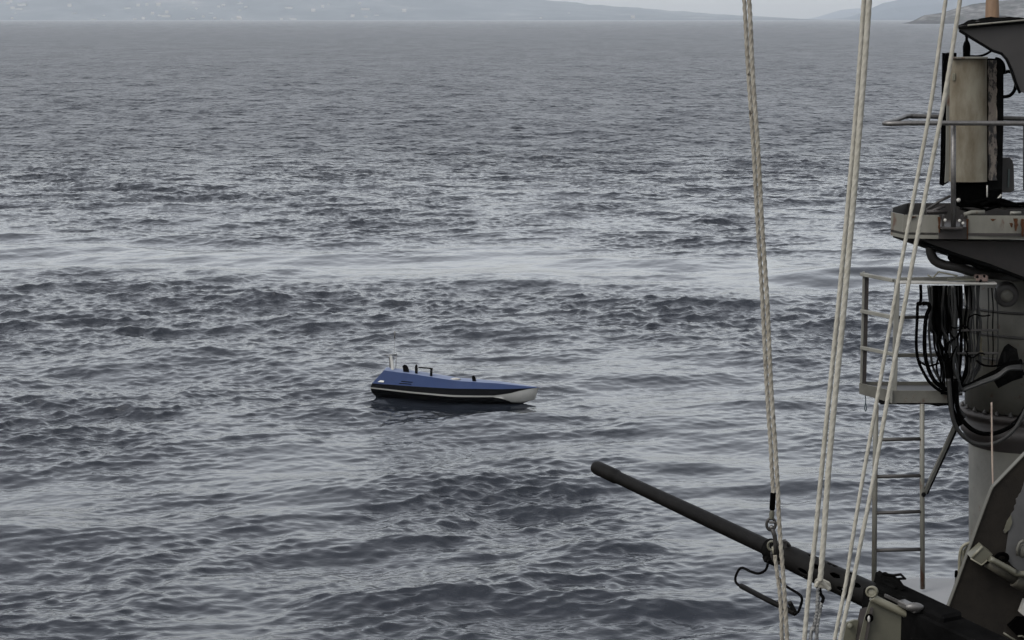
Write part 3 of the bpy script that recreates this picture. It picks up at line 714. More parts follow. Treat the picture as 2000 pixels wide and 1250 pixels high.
# ------------------------------------------------------------------ upper platform
def upper():
    z_top = at(1834, 420, 16.7).z; z_bot = at(1834, 466, 16.7).z
    def X(px, Y): return (px - 1000) / FPX * (at(px, 430, Y) - Vector((0, 0, CAM_H))).dot(FWD)
    root = thing('mast_platform', (X(1900, 17.2), 17.2, z_bot), 'grey steel platform with rust stains carrying the beige box, on the mast', 'platform')
    # plan outline, near edge first
    out = [(X(1740, 16.95), 16.95), (X(1765, 16.72), 16.72), (X(1834, 16.68), 16.68), (X(2030, 16.6), 16.6), (X(2250, 16.6), 16.6), (X(2250, 17.8), 17.8), (X(1770, 17.8), 17.8), (X(1741, 17.35), 17.35)]
    m = MB(); m.prism([Vector((x, y, z_bot + .03)) for x, y in out], (0, 0, .02)); m.build('floor', BRN, root)
    # rim plates, one per side; the two front pieces stay apart at the stanchion recess
    def rim(p, q, mat, name='rim_plate', lo=z_bot, hi=z_top):
        p = Vector((*p, 0)); q = Vector((*q, 0)); d = (q - p).normalized(); n = Vector((d.y, -d.x, 0)) * .012
        m = MB(); m.prism([Vector((p.x, p.y, lo)), Vector((q.x, q.y, lo)), Vector((q.x, q.y, hi)), Vector((p.x, p.y, hi))], -n); return m.build(name, mat, root)
    rim(out[0], out[1], RUSTG); rim(out[1], out[2], RUSTG)
    rim(out[2], (X(1890, 16.66), 16.66), BRN, 'rim_plate', z_bot, z_bot + .10)
    rim((X(1890, 16.66), 16.66), out[4], RUSTG)
    rim(out[5], out[6], GREYD); rim(out[6], out[7], GREYD); rim(out[7], out[0], GREYD)
    # rust runs: thin scabs standing just proud of the rim plates
    ru_ = random.Random(4)
    def run(px0, py0, wdt, lng, Yr_):
        L2 = []; R2 = []
        for k in range(7):
            f = k / 6; w_ = wdt * (1 - .75 * f) * ru_.uniform(.7, 1.2) / 2; c_ = px0 + ru_.uniform(-.4, .4) * wdt * .3
            L2.append(at(c_ - w_, py0 + lng * f, Yr_)); R2.append(at(c_ + w_, py0 + lng * f, Yr_))
        m = MB(); m.prism(L2 + R2[::-1], (0, .02, 0)); m.build('rust_run', RUSTM, root)
    for a_ in ((1985, 427, 9, 24, 16.59), (1998, 428, 8, 34, 16.59), (1976, 436, 6, 8, 16.59), (1890, 428, 4, 40, 16.645), (1835, 424, 5, 30, 16.66), (1771, 440, 2, 5, 16.69), (1940, 428, 10, 4, 16.59), (1782, 423, 16, 3, 16.69)): run(*a_)
    # tapered web below
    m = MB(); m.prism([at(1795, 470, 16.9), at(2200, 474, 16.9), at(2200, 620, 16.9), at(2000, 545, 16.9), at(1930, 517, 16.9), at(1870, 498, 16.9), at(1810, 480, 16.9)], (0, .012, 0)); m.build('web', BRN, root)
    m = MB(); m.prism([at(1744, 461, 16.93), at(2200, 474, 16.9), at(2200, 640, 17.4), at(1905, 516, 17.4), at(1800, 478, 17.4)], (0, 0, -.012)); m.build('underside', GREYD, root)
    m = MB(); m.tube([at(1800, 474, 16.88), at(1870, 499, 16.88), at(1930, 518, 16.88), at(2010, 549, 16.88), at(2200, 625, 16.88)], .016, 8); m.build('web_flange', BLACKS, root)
    # stanchion foot bracket
    m = MB(); m.box(at(1858, 445, 16.62), (.17, .1, .02), None, .004); m.box(at(1842, 434, 16.66), (.01, .06, .12)); m.box(at(1878, 434, 16.66), (.01, .06, .12)); m.build('stanchion_foot', BRN, root)
    for p in ((1846, 430), (1874, 431), (1881, 436)):
        MB().lathe(at(p[0], p[1], 16.60), at(p[0], p[1], 16.5), [(0, .008), (0, .014), (.02, .014), (.022, .006)], 6).build('bolt', WHITE, root)
    # guard rail
    g = thing('guard_rail', at(1862, 447, 16.6), 'bent steel tube handrail on a single post around the beige box', 'guard rail')
    P = [at(2250, 241, 16.5), at(2000, 241, 16.5), at(1900, 240.5, 16.5), at(1790, 240.5, 16.5), at(1742, 241.5, 16.52), at(1730, 241, 16.55), at(1728, 240, 16.62), at(1745, 236, 16.8), at(1757, 232, 16.95), at(1772, 227, 17.1), at(1800, 227, 17.15), at(1960, 231, 17.2), at(2250, 236, 17.2)]
    MB().tube(catmull(P, .03), pxm(4.8, 16.6), 14).build('rail', STEEL, g)
    MB().tube([at(1862, 447, 16.6), at(1862, 243, 16.55)], pxm(5.2, 16.6), 14).build('post', STEEL, g)
    MB().tube([at(2001, 372, 17.2), at(2001, 234, 17.2)], pxm(3.0, 17), 10).build('post', GREYD, g)
    # hardware lying on the platform
    k = thing('pipe_run', at(1960, 400, 17.0), 'grey jointed pipe lying along the platform floor', 'pipe')
    m = MB(); m.tube([at(1945, 402, 17.0), at(1960, 403, 17.0), at(2080, 404, 17.0)], .020, 12); m.build('tube', STEEL, k)
    m = MB(); m.lathe(at(1955, 402, 16.99), at(1966, 403, 16.99), [(0, .02), (0, .028), (.04, .028), (.041, .02)], 12); m.build('joint', GREYL, k)
    k = thing('pipe_run', at(1905, 416, 16.8), 'short grey pipe on the platform edge right of the rail post', 'pipe')
    MB().tube([at(1883, 420, 16.8), at(1898, 415, 16.8), at(1923, 415, 16.8)], .020, 10).build('tube', RUSTG, k)
    MB().tube([at(1973, 416, 16.8), at(1994, 416, 16.8)], .014, 10).build('tube', GREYL, k)
    k = thing('brace_rod', at(1830, 400, 17.0), 'two thin rusty rods splayed on the left of the platform', 'rods')
    MB().tube([at(1808, 411, 17.0), at(1835, 393, 17.0), at(1856, 383, 17.0)], .012, 8).build('rod', GREYD, k)
    MB().tube([at(1812, 416, 16.9), at(1846, 402, 16.9)], .014, 8).build('rod', BRN, k)
    MB().tube([at(1809, 414, 16.9), at(1850, 413, 16.9)], .018, 8).build('rod', BRN, k)
    # bent thick pipe below
    m = MB(); m.tube(catmull([at(1817, 478, 17.1), at(1818, 494, 17.1), at(1825, 508, 17.1), at(1842, 517, 17.1), at(1870, 522, 17.1), at(1915, 534, 17.2), at(1990, 540, 17.4)], .03), pxm(9.5, 17.1), 16)
    m.tube([at(1817, 476, 17.1), at(1817, 482, 17.1)], pxm(12, 17.1), 16)
    tag(m.build('drain_pipe', GREYD), 'thick dark bent pipe curving down under the rusty platform', 'pipe')
    m = MB(); m.box(at(1885, 507, 17.15), (pxm(62, 17.1), .2, pxm(16, 17.1)), Matrix.Rotation(R(7), 3, 'Y'), .02); m.box(at(1960, 516, 17.2), (pxm(120, 17.1), .25, pxm(26, 17.1)), Matrix.Rotation(R(6), 3, 'Y'), .02)
    tag(m.build('cable_tray', BLACKS), 'black cable tray tucked under the rusty platform web', 'cable tray')
upper()

# ------------------------------------------------------------------ beige box on the platform
def panel():
    Y = 16.95
    t = thing('antenna_box', at(1893, 400, Y + .15), 'tall weathered beige box with a peeling side and black frame', 'antenna box')
    # gently bulged front
    m = MB(); nx, nz = 14, 30; vs = []; fs = []
    for j in range(nz + 1):
        py = 114 + (355 - 114) * j / nz
        for i in range(nx + 1):
            u = i / nx; px = 1855 + (1928 - 1855) * u + (2.5 * math.sin(j * .35) if i in (0,) else 0) * .3
            p = at(px, py, Y); p.y -= .05 * math.sin(math.pi * min(max(u * 1.0, 0), 1)) ** .6; vs.append(p)
    for j in range(nz):
        for i in range(nx): fs.append((j * (nx + 1) + i, j * (nx + 1) + i + 1, (j + 1) * (nx + 1) + i + 1, (j + 1) * (nx + 1) + i))
    m.add(vs, fs, True); m.prism([at(1855, 114, Y + .002), at(1928, 114, Y + .002), at(1928, 355, Y + .002), at(1855, 355, Y + .002)], (0, .22, 0)); m.build('front_panel', BEIGE, t)
    m = MB(); r_ = random.Random(3); L_ = []; Rr = []
    for j in range(34):
        py = 118 + j * 7.1; L_.append(at(1931 + r_.uniform(-1.2, 1.2), py, Y + .0)); Rr.append(at(1947 + r_.uniform(-1.8, 1.2), py, Y + .03))
    m.prism(L_ + Rr[::-1], (0, .02, 0)); m.build('side_skin', MOTT, t)
    m = MB(); m.prism([at(1929, 115, Y + .025), at(1948, 115, Y + .055), at(1958, 122, Y + .055), at(1960, 128, Y + .055), at(1960, 240, Y + .055), at(1957, 372, Y + .055), at(1929, 372, Y + .025)], (0, .25, 0)); m.build('back_case', BLACKS, t)
    m = MB(); m.prism([at(1847, 104, Y + .06), at(1853, 104, Y + .06), at(1853, 356, Y + .06), at(1841.5, 363, Y + .06), at(1843, 330, Y + .06), at(1845, 230, Y + .06)], (0, .14, 0)); m.box(at(1858, 107, Y + .05), (pxm(16, Y), .1, pxm(8, Y)), None, .004); m.build('frame', BLACK, t)
    m = MB(); m.prism([at(1851, 150, Y + .01), at(1856, 152, Y + .01), at(1857, 232, Y + .01), at(1855, 352, Y + .01), at(1846, 357, Y + .01), at(1848, 320, Y + .01), at(1849, 245, Y + .01)], (0, .03, 0)); m.build('side_strip', RUSTG, t)
    m = MB(); m.box(at(1893, 113, Y - .02), (pxm(68, Y), .10, pxm(4, Y)), None, .004); m.build('top_cap', RUSTG, t)
    m = MB(); m.box(at(1897, 380, Y + .12), (pxm(58, Y), .22, pxm(46, Y)), None, .01); m.box(at(1939, 386, Y + .12), (pxm(26, Y), .2, pxm(36, Y)), None, .01); m.build('foot', BLACK, t)
    m = MB(); m.tube([at(1928, 362, Y - .06), at(1928, 393, Y - .06)], .006, 8); m.ball(at(1872, 391, Y - .08), .018); m.tube([at(1946, 392, Y - .08), at(1956, 380, Y - .08)], .008, 8); m.build('bolt', WHITE, t)
    # handle marks
    m = MB(); m.box(at(1863, 150, Y - .035), (pxm(6, Y), .01, pxm(14, Y)), None, .003); m.build('latch', OLIVEL, t)
    k = thing('insulator', at(1888, 112, Y + .05), 'black bottle shaped insulator standing on the beige box', 'insulator')
    q = pxm(1, Y)
    MB().lathe(at(1888, 113, Y + .05), at(1888, 60, Y + .05), [(0, 6 * q), (3 * q, 7 * q), (22 * q, 7.5 * q), (28 * q, 6 * q), (34 * q, 3 * q), (40 * q, 2.6 * q), (41 * q, 3.4 * q), (43 * q, 3 * q)], 16).build('body', BLACK, k)
    MB().tube(catmull([at(1893, 110, Y + .05), at(1910, 110, Y + .05), at(1925, 106, Y + .05), at(1940, 97, Y + .05)], .02), 2.3 * q, 8).build('lead', BLACK, k)
    m = MB(); m.tube(catmull([at(1944, 116, Y + .1), at(1951, 118, Y + .1), at(1958, 127, Y + .1), at(1960, 145, Y + .1)], .02), 5 * q, 10)
    tag(m.build('cable', BLACK), 'thick black cable bending over the top right of the beige box', 'cable', 'cables beside the beige box')
    m = MB(); m.tube(catmull([at(1962, 142, Y + .1), at(1970, 139.5, Y + .1), at(1980, 144, Y + .1), at(1984, 158, Y + .1), at(1982, 175, Y + .1), at(1972, 187, Y + .1), at(1960, 189, Y + .1)], .02), 3.4 * q, 10)
    tag(m.build('cable', BLACK), 'black cable loop right of the beige box', 'cable', 'cables beside the beige box')
    t2 = thing('junction_box', at(1969, 378, Y + .3), 'small dark rounded housing behind the beige box', 'housing')
    m = MB(); m.prism([at(1955, 308, Y + .2), at(1971, 308, Y + .2), at(1977, 313, Y + .2), at(1980, 325, Y + .2), at(1981, 372, Y + .2), at(1974, 376, Y + .2), at(1955, 376, Y + .2)], (0, .2, 0)); m.build('housing', GREYD, t2)
    m = MB(); m.box(at(1970, 348, Y + .19), (pxm(3, Y), .01, pxm(36, Y))); m.build('glass_tube', paint('green_glass', (.10, .16, .15), scale=9), t2)
panel()

# clutter of cables and clamps on the platform floor
r_ = random.Random(12)
for i in range(9):
    x0 = r_.uniform(1870, 1965); y0 = r_.uniform(388, 408); x1 = x0 + r_.uniform(22, 60); Yc = r_.uniform(16.8, 17.1)
    m = MB(); m.tube(catmull([at(x0, y0, Yc), at((x0 + x1) / 2, y0 + r_.uniform(-9, 6), Yc), at(x1, y0 + r_.uniform(-6, 6), Yc), at(x1 + 30, y0 + r_.uniform(-4, 6), Yc)], .02), r_.uniform(.008, .018), 8)
    tag(m.build('cable', BLACK), 'black cable in the tangle at the foot of the beige box', 'cable', 'tangled cables at the foot of the beige box')

# ------------------------------------------------------------------ top bracket and pole
def topb():
    Y = 16.6
    t = thing('roof_bracket', at(1990, 180, Y), 'dark triangular steel bracket with a ragged rim at upper right', 'bracket')
    m = MB(); m.prism([at(1873, 50, Y), at(2250, 36, Y), at(2250, 190, Y), at(2010, 184, Y), at(1990, 178, Y), at(1982, 160, Y), at(1974, 135, Y), at(1964, 112, Y), at(1954, 103, Y), at(1938, 98, Y), at(1905, 78, Y), at(1875, 60, Y)], (0, .05, 0)); m.build('gusset', paint('bracket_dark', (.055, .050, .047), (.04, .036, .034), scale=5, rust=.1), t)
    m = MB(); m.tube([at(1874, 60, Y - .01), at(1905, 79, Y - .01), at(1938, 99, Y - .01), at(1956, 105, Y - .01), at(1966, 116, Y - .01), at(1976, 138, Y - .01), at(1984, 162, Y - .01), at(1992, 182, Y - .01)], .011, 8); m.build('edge_bead', BLACKS, t)
    rr = random.Random(2); top = []; bot = []
    for i in range(40):
        px = 1872 + i * 9; top.append(at(px, 47 - min(14, (px - 1872) * .28) + rr.uniform(-2.2, 1.6) + (px - 1872) * .01, Y + .1)); bot.append(at(px, 53 - (px - 1872) * .09, Y - .04))
    m = MB(); vs = top + bot; n = len(top)
    m.add(vs, [(i, i + 1, i + 1 + n, i + n) for i in range(n - 1)]); 
    vs2 = [v + Vector((0, 0, -.018)) for v in bot]; m.add(bot + vs2, [(i, i + 1, i + 1 + n, i + n) for i in range(n - 1)]); m.build('ragged_rim', BLACKS, t)
    m = MB(); m.tube([at(1890, 49.5, Y - .05), at(2000, 39.5, Y - .05), at(2240, 17, Y - .05)], .007, 8); m.build('rim_highlight', RUSTG, t)  # highlight line beneath the rim, put in as a lighter strip
    m = MB(); m.prism([at(1905, 44, Y + .05), at(1930, 35, Y + .3), at(1962, 33, Y + .3), at(1985, 40, Y + .05)], (0, 0, .01)); m.build('top_plate', BRN, t)
    q = pxm(1, Y + .2)
    m = MB(); m.lathe(at(1938, 36, Y + .2), at(1938, -120, Y + .2), [(0, 13.5 * q), (30 * q, 12.5 * q), (60 * q, 10.5 * q), (150 * q, 9 * q)], 24)
    tag(m.build('pole', TAN), 'tan tapered pole standing on the dark bracket', 'pole')
topb()

# ------------------------------------------------------------------ basket platform
def basket():
    A = (1686, 17.45); B = (1746, 16.95)          # far left corner, near corner (px, Y)
    t = thing('lookout_basket', at(1760, 787, 17.0), 'small grey platform with square tube railings left of the cable bundle', 'platform')
    F = lambda px, py, Y: at(px, py, Y)
    q = pxm(1, 17)
    def flat(a, b, hgt, dep, mat, name, parent=t):
        a = Vector(a); b = Vector(b); u = (b - a).normalized(); s = u.cross(Vector((0, 0, 1))).normalized(); v = s.cross(u)
        M = Matrix((u, s, v)).transposed()
        return MB().box((a + b) / 2, ((b - a).length, dep, hgt), M, .003).build(name, mat, parent)
    # posts
    m = MB(); m.box((F(1685.2, 532, 17.45) + F(1683.5, 750, 17.45)) / 2, (3.8 * q, .03, (F(1685, 531, 17.45) - F(1685, 752, 17.45)).z)); m.build('post', GREYL, t)
    a, b = F(1690.5, 533, 17.45), F(1690.5, 750, 17.45)
    m = MB(); m.box((a + b) / 2, (6.4 * q, .05, (a - b).z)); m.build('post', BRN, t)  # brown right side of the left post, its shade put into the colour
    a, b = F(1749, 545, 16.95), F(1749, 788, 16.95)
    m = MB(); m.box((a + b) / 2, (10 * q, .03, (a - b).z), None, .003); m.build('post', GREYL, t)
    # side rails then front rails
    for (y0, y1, name, hh) in ((535.5, 548, 'top_rail', 7), (607.5, 620, 'middle_rail', 7.5), (679, 692, 'lower_rail', 7)):
        flat(F(1683, y0, 17.45), F(1746, y1, 16.97), hh * q, .035, GREYL, name)
    flat(F(1754, 546, 16.98), F(1925, 543, 17.15), 8 * q, .035, GREYL, 'top_rail')
    flat(F(1754, 620, 16.98), F(1890, 618, 17.2), 6 * q, .03, GREYD, 'middle_rail')
    flat(F(1754, 694, 16.98), F(1890, 692, 17.2), 7 * q, .03, GREY, 'lower_rail')
    # floor and toe boards
    m = MB(); m.prism([F(1679, 752, 17.45), F(1742, 768, 16.95), F(1880, 768, 16.95), F(1880, 752, 17.45)], (0, 0, -.02)); m.build('floor', GREYD, t)
    m = MB(); m.prism([F(1678, 748, 17.45), F(1741, 763, 16.93), F(1741, 787, 16.93), F(1678, 769, 17.45)], (.01, .01, 0)); m.build('toe_board', GREY, t)
    m = MB(); m.prism([F(1742, 763, 16.93), F(1872, 763, 16.93), F(1872, 787, 16.93), F(1742, 787, 16.93)], (0, .012, 0)); m.build('toe_board', GREY, t)
    m = MB(); m.prism([F(1688, 746, 17.47), F(1880, 745, 17.47), F(1880, 763, 17.47), F(1688, 764, 17.47)], (0, .012, 0)); m.build('toe_board', GREY, t)
    m = MB(); m.box(F(1741, 775, 16.915), (3 * q, .02, 25 * q)); m.build('weld_strip', GREYL, t)
    m = MB(); m.prism([F(1720, 788, 16.96), F(1870, 788, 16.96), F(1870, 790, 16.96), F(1838, 793, 16.96), F(1832, 794, 16.96), F(1815, 790, 16.96), F(1720, 790, 16.96)], (0, .4, 0)); m.build('underframe', BLACKS, t)
    # tray at the top
    m = MB(); m.box(F(1850, 552, 16.9), (190 * q, .10, 4.2 * q), Matrix.Rotation(R(.6), 3, 'Y'), .004); m.build('tray', WHITE, t)
    k = thing('folded_strap', F(1850, 540, 17), 'faded olive strap lying bent across the top rail under the pipe', 'strap')
    m = MB(); m.tube([F(1812, 537, 16.9), F(1822, 543, 16.9), F(1833, 531, 16.9), F(1870, 539, 16.9), F(1862, 546, 16.9)], .012, 6, flat=.6); m.build('band', OLIVEL, k)
    m = MB(); m.box(F(1880, 546, 16.88), (60 * q, .04, 4 * q)); m.build('slat', OLIVE, k)
    k = thing('pulley_block', F(1916, 550, 16.9), 'pinkish rusty fixing block where the tray meets the mast', 'block')
    m = MB(); m.box(F(1916, 543, 16.9), (24 * q, .1, 13 * q), None, .01); m.build('body', paint('pink_primer', (.38, .26, .22), (.2, .14, .12), scale=25, rust=.3), k)
    m = MB(); m.ball(F(1909, 541, 16.86), .014); m.ball(F(1922, 540, 16.86), .014); m.ball(F(1915, 548, 16.86), .016); m.build('bolt', BLACKS, k)
    # lanyard loop under the platform
    m = MB(); m.tube(catmull([F(1690, 768, 17.4), F(1690.5, 785, 17.4), F(1688.5, 797, 17.4), F(1691, 803, 17.4), F(1692.5, 797, 17.4), F(1690.5, 786, 17.4)], .01), .0045, 6)
    tag(m.build('lanyard', paint('blue_cord', (.12, .17, .20), scale=50)), 'thin blue cord loop hanging under the left corner of the railed platform', 'cord')
    # ladder
    l = thing('ladder', F(1756, 1140, 16.95), 'rust streaked steel ladder below the railed platform', 'ladder')
    m = MB(); m.tube([F(1711, 790, 16.95), F(1709, 930, 16.95), F(1707, 1150, 16.95)], pxm(5.2, 17), 10); m.build('side_rail', RUSTG, l)
    m = MB(); m.tube([F(1801, 788, 16.95), F(1801, 930, 16.95), F(1802, 1150, 16.95)], pxm(4.8, 17), 10); m.build('side_rail', RUSTG, l)
    for y0, y1 in ((859, 857), (931, 929), (1002, 999), (1075, 1073)):
        MB().tube([F(1710, y0, 16.95), F(1801, y1, 16.95)], pxm(3.7, 17), 10).build('rung', GREYD, l)
    b_ = thing('brace', F(1806, 965, 16.95), 'slanting steel brace from the ladder up to the mast flange', 'brace')
    flat(F(1806, 963, 16.95), F(1868, 826, 17.2), 11 * q, .02, GREY, 'strut', b_)
    m = MB(); m.tube([F(1810, 964, 16.965), F(1873, 828, 17.21)], .013, 8); m.build('edge_rib', BLACKS, b_)
    MB().ball(F(1804, 966, 16.93), .02).build('bolt', BLACKS, b_)
basket()

# ------------------------------------------------------------------ cable bundle on the mast
CABG = paint('grey_cable', (.035, .035, .033), (.02, .02, .019), scale=20, rough=.6, spec=.2)
CABD = paint('dark_cable', (.016, .018, .017), (.010, .010, .010), scale=20, rough=.5, spec=.3)
def cables():
    rc = random.Random(8)
    z4 = lambda x, y: (1660 + x / 4.168, 500 + y / 4.168)
    grp = 'black cables hanging in the bundle on the mast'
    lab = 'thick black cable in the densest left half of the bundle'
    def cab(pts, r, Y=16.85, mat=None, label=lab, g=grp):
        mat = mat or rc.choice([BLACK, BLACK, BLACK, CABD, CABD, CABG])
        P = catmull([at(*p, Y) for p in pts], .02); tag(MB().tube(P, pxm(r, 17), 8).build('cable', mat), label, 'cable', g)
    cab([z4(575, 235), z4(578, 300), z4(575, 370), z4(552, 400), z4(548, 500), z4(540, 700), z4(552, 830), z4(590, 930), z4(660, 1040), z4(760, 1110), z4(850, 1130)], 3.0, 16.80, label='leftmost black cable loop, hanging clear of the bundle over the railing', g=None)
    cab([z4(590, 390), z4(630, 385), z4(650, 420), z4(625, 480), z4(610, 600), z4(610, 780), z4(640, 920), z4(700, 1030), z4(790, 1090)], 4.0, 16.78, label='second black cable loop from the left, thick and hanging over the railing', g=None)
    cab([z4(640, 240), z4(650, 330), z4(660, 430), z4(655, 560), z4(690, 640), z4(720, 760), z4(760, 900), z4(800, 1020)], 3.2)
    cab([z4(545, 380), z4(570, 395), z4(600, 380), z4(640, 390)], 3.0, 16.8, label='short black cable tie joining the two left cable loops', g=None)
    cab([z4(560, 850), z4(600, 880), z4(650, 895), z4(700, 880), z4(725, 870)], 2.2, 16.79)
    rr = random.Random(31)
    for i in range(17):
        x = 668 + i * 12.5 + rr.uniform(-3, 3)
        y1 = rr.uniform(1000, 1130); r = rr.uniform(1.7, 3.4)
        cab([z4(x, 240), z4(x + rr.uniform(-18, 18), 380), z4(x + rr.uniform(-30, 34), 560), z4(x + rr.uniform(-20, 48), 740), z4(x + rr.uniform(-5, 60), 900), z4(x + 45 + rr.uniform(0, 30), y1)], r, 16.9 + rr.uniform(-.08, .06))
    for i in range(11):
        x = 880 + i * 17 + rr.uniform(-6, 6); y1 = rr.uniform(820, 1010)
        cab([z4(x, 240), z4(x + rr.uniform(-10, 22), 400), z4(x + rr.uniform(-22, 22), 560), z4(x + rr.uniform(-12, 22), 760), z4(x + rr.uniform(-15, 20), y1), z4(870 + i * 9, 1060)], rr.uniform(1.5, 3.0), 16.95 + rr.uniform(-.05, .05), None, 'thin black cable in the looser right half of the bundle', 'thin cables in the right half of the bundle')
    for i in range(6):
        x = rr.uniform(690, 1000); y = rr.uniform(420, 900)
        cab([z4(x, y), z4(x + rr.uniform(20, 50), y + rr.uniform(-40, 90)), z4(x + rr.uniform(60, 120), y + rr.uniform(-60, 120)), z4(x + rr.uniform(110, 190), y + rr.uniform(-80, 60))], rr.uniform(1.3, 2.2), 16.80, BLACK, 'short black wire crossing the vertical cables of the bundle', 'short wires crossing the cable bundle')
    for i in range(3):
        cab([z4(1125 + i * 30, 260), z4(1130 + i * 36, 420), z4(1120 + i * 42, 560), z4(1128 + i * 38, 760), z4(1125 + i * 32, 900)], 1.3, 17.05, label='thin black wire running down the bare mast right of the bundle', g='thin wires on the bare mast')
    # the sweep to the right and the two big hanging loops
    for i in range(6):
        cab([z4(800 + i * 14, 980), z4(860 + i * 10, 1060 + i * 6), z4(960, 1080 + i * 6 - 30), z4(1080, 1020 + i * 9 - 30), z4(1200, 930 + i * 12), z4(1290, 880 + i * 9), z4(1400, 850 + i * 14)], 3.4, 16.9 - i * .01, label='black cable sweeping right from the bundle foot to the bracket', g='cables sweeping to the bracket')
    cab([z4(1030, 850), z4(1090, 890), z4(1180, 895), z4(1260, 880)], 2.0, 16.9, label='thin black wire joining bundle and bracket', g=None)
    for k, (d, r) in enumerate(((0, 4.2), (-1, 4.4))):
        if k == 0:
            P = [(1853, 740), (1856, 780), (1860, 812), (1868, 835), (1885, 855), (1905, 866), (1930, 868), (1955, 860), (1980, 840), (1996, 815), (2012, 780)]
        else:
            P = [(1866, 740), (1868, 785), (1875, 812), (1890, 832), (1912, 845), (1938, 847), (1965, 838), (1988, 820), (2004, 795)]
        cab(P, r, 16.75 + .05 * k, label=('lowest big black cable loop hanging across the mast flange', 'inner big black cable loop hanging across the mast flange')[k], g=None)
    cab([(1848, 690), (1852, 740), (1856, 790), (1862, 815)], 4.5, 16.84, label=lab); cab([(1854, 700), (1858, 760), (1860, 800), (1876, 830)], 5, 16.86)
    cab([(1862, 720), (1868, 760), (1870, 795), (1884, 815)], 5, 16.9)
    # terminal blocks and light gaps
    t = thing('terminal_box', at(1858, 600, 16.95), 'black terminal box at the head of the cable bundle', 'terminal box')
    m = MB(); m.box(at(1842, 605, 17.0), (pxm(50, 17), .12, pxm(90, 17)), None, .01); m.build('box', BLACKS, t)
    m = MB()
    for px in (1843, 1850, 1857, 1864): m.tube([at(px, 560, 16.92), at(px, 576, 16.92)], .009, 8)
    m.build('terminals', GREY, t)
    for yy in (645, 690):
        MB().box(at(1905, yy, 16.9), (pxm(90, 17), .02, pxm(4, 17)), None, .003).build('clamp_bar', GREYD, t)
    m = MB(); m.box(at(1887, 632, 17.02), (pxm(22, 17), .03, pxm(60, 17)), None, .004); m.box(at(1912, 700, 17.02), (pxm(14, 17), .03, pxm(50, 17)), None, .004); m.build('back_strip', GREY, t)
    m = MB(); m.box(at(1913, 672, 16.98), (pxm(9, 17), .03, pxm(28, 17)), None, .004); m.box(at(1914, 690, 16.96), (pxm(12, 17), .03, pxm(9, 17)), None, .004)
    tag(m.build('label_plate', paint('ochre_tag', (.22, .19, .10), (.1, .08, .05), scale=60)), 'small ochre tag fixed among the cables on the mast', 'tag')
    # flag line
    m = MB(); m.tube(catmull([at(1936.5, 786, 16.6), at(1937.5, 860, 16.6), at(1939.5, 958, 16.6), at(1941, 1040, 16.6)], .03), .0075, 8, lobes=3, pitch=.03)
    tag(m.build('thin_line', paint('pink_cream_line', (.62, .52, .42), (.42, .30, .25), scale=6)), 'thin pinkish cream line hanging down in front of the mast', 'cord')
cables()

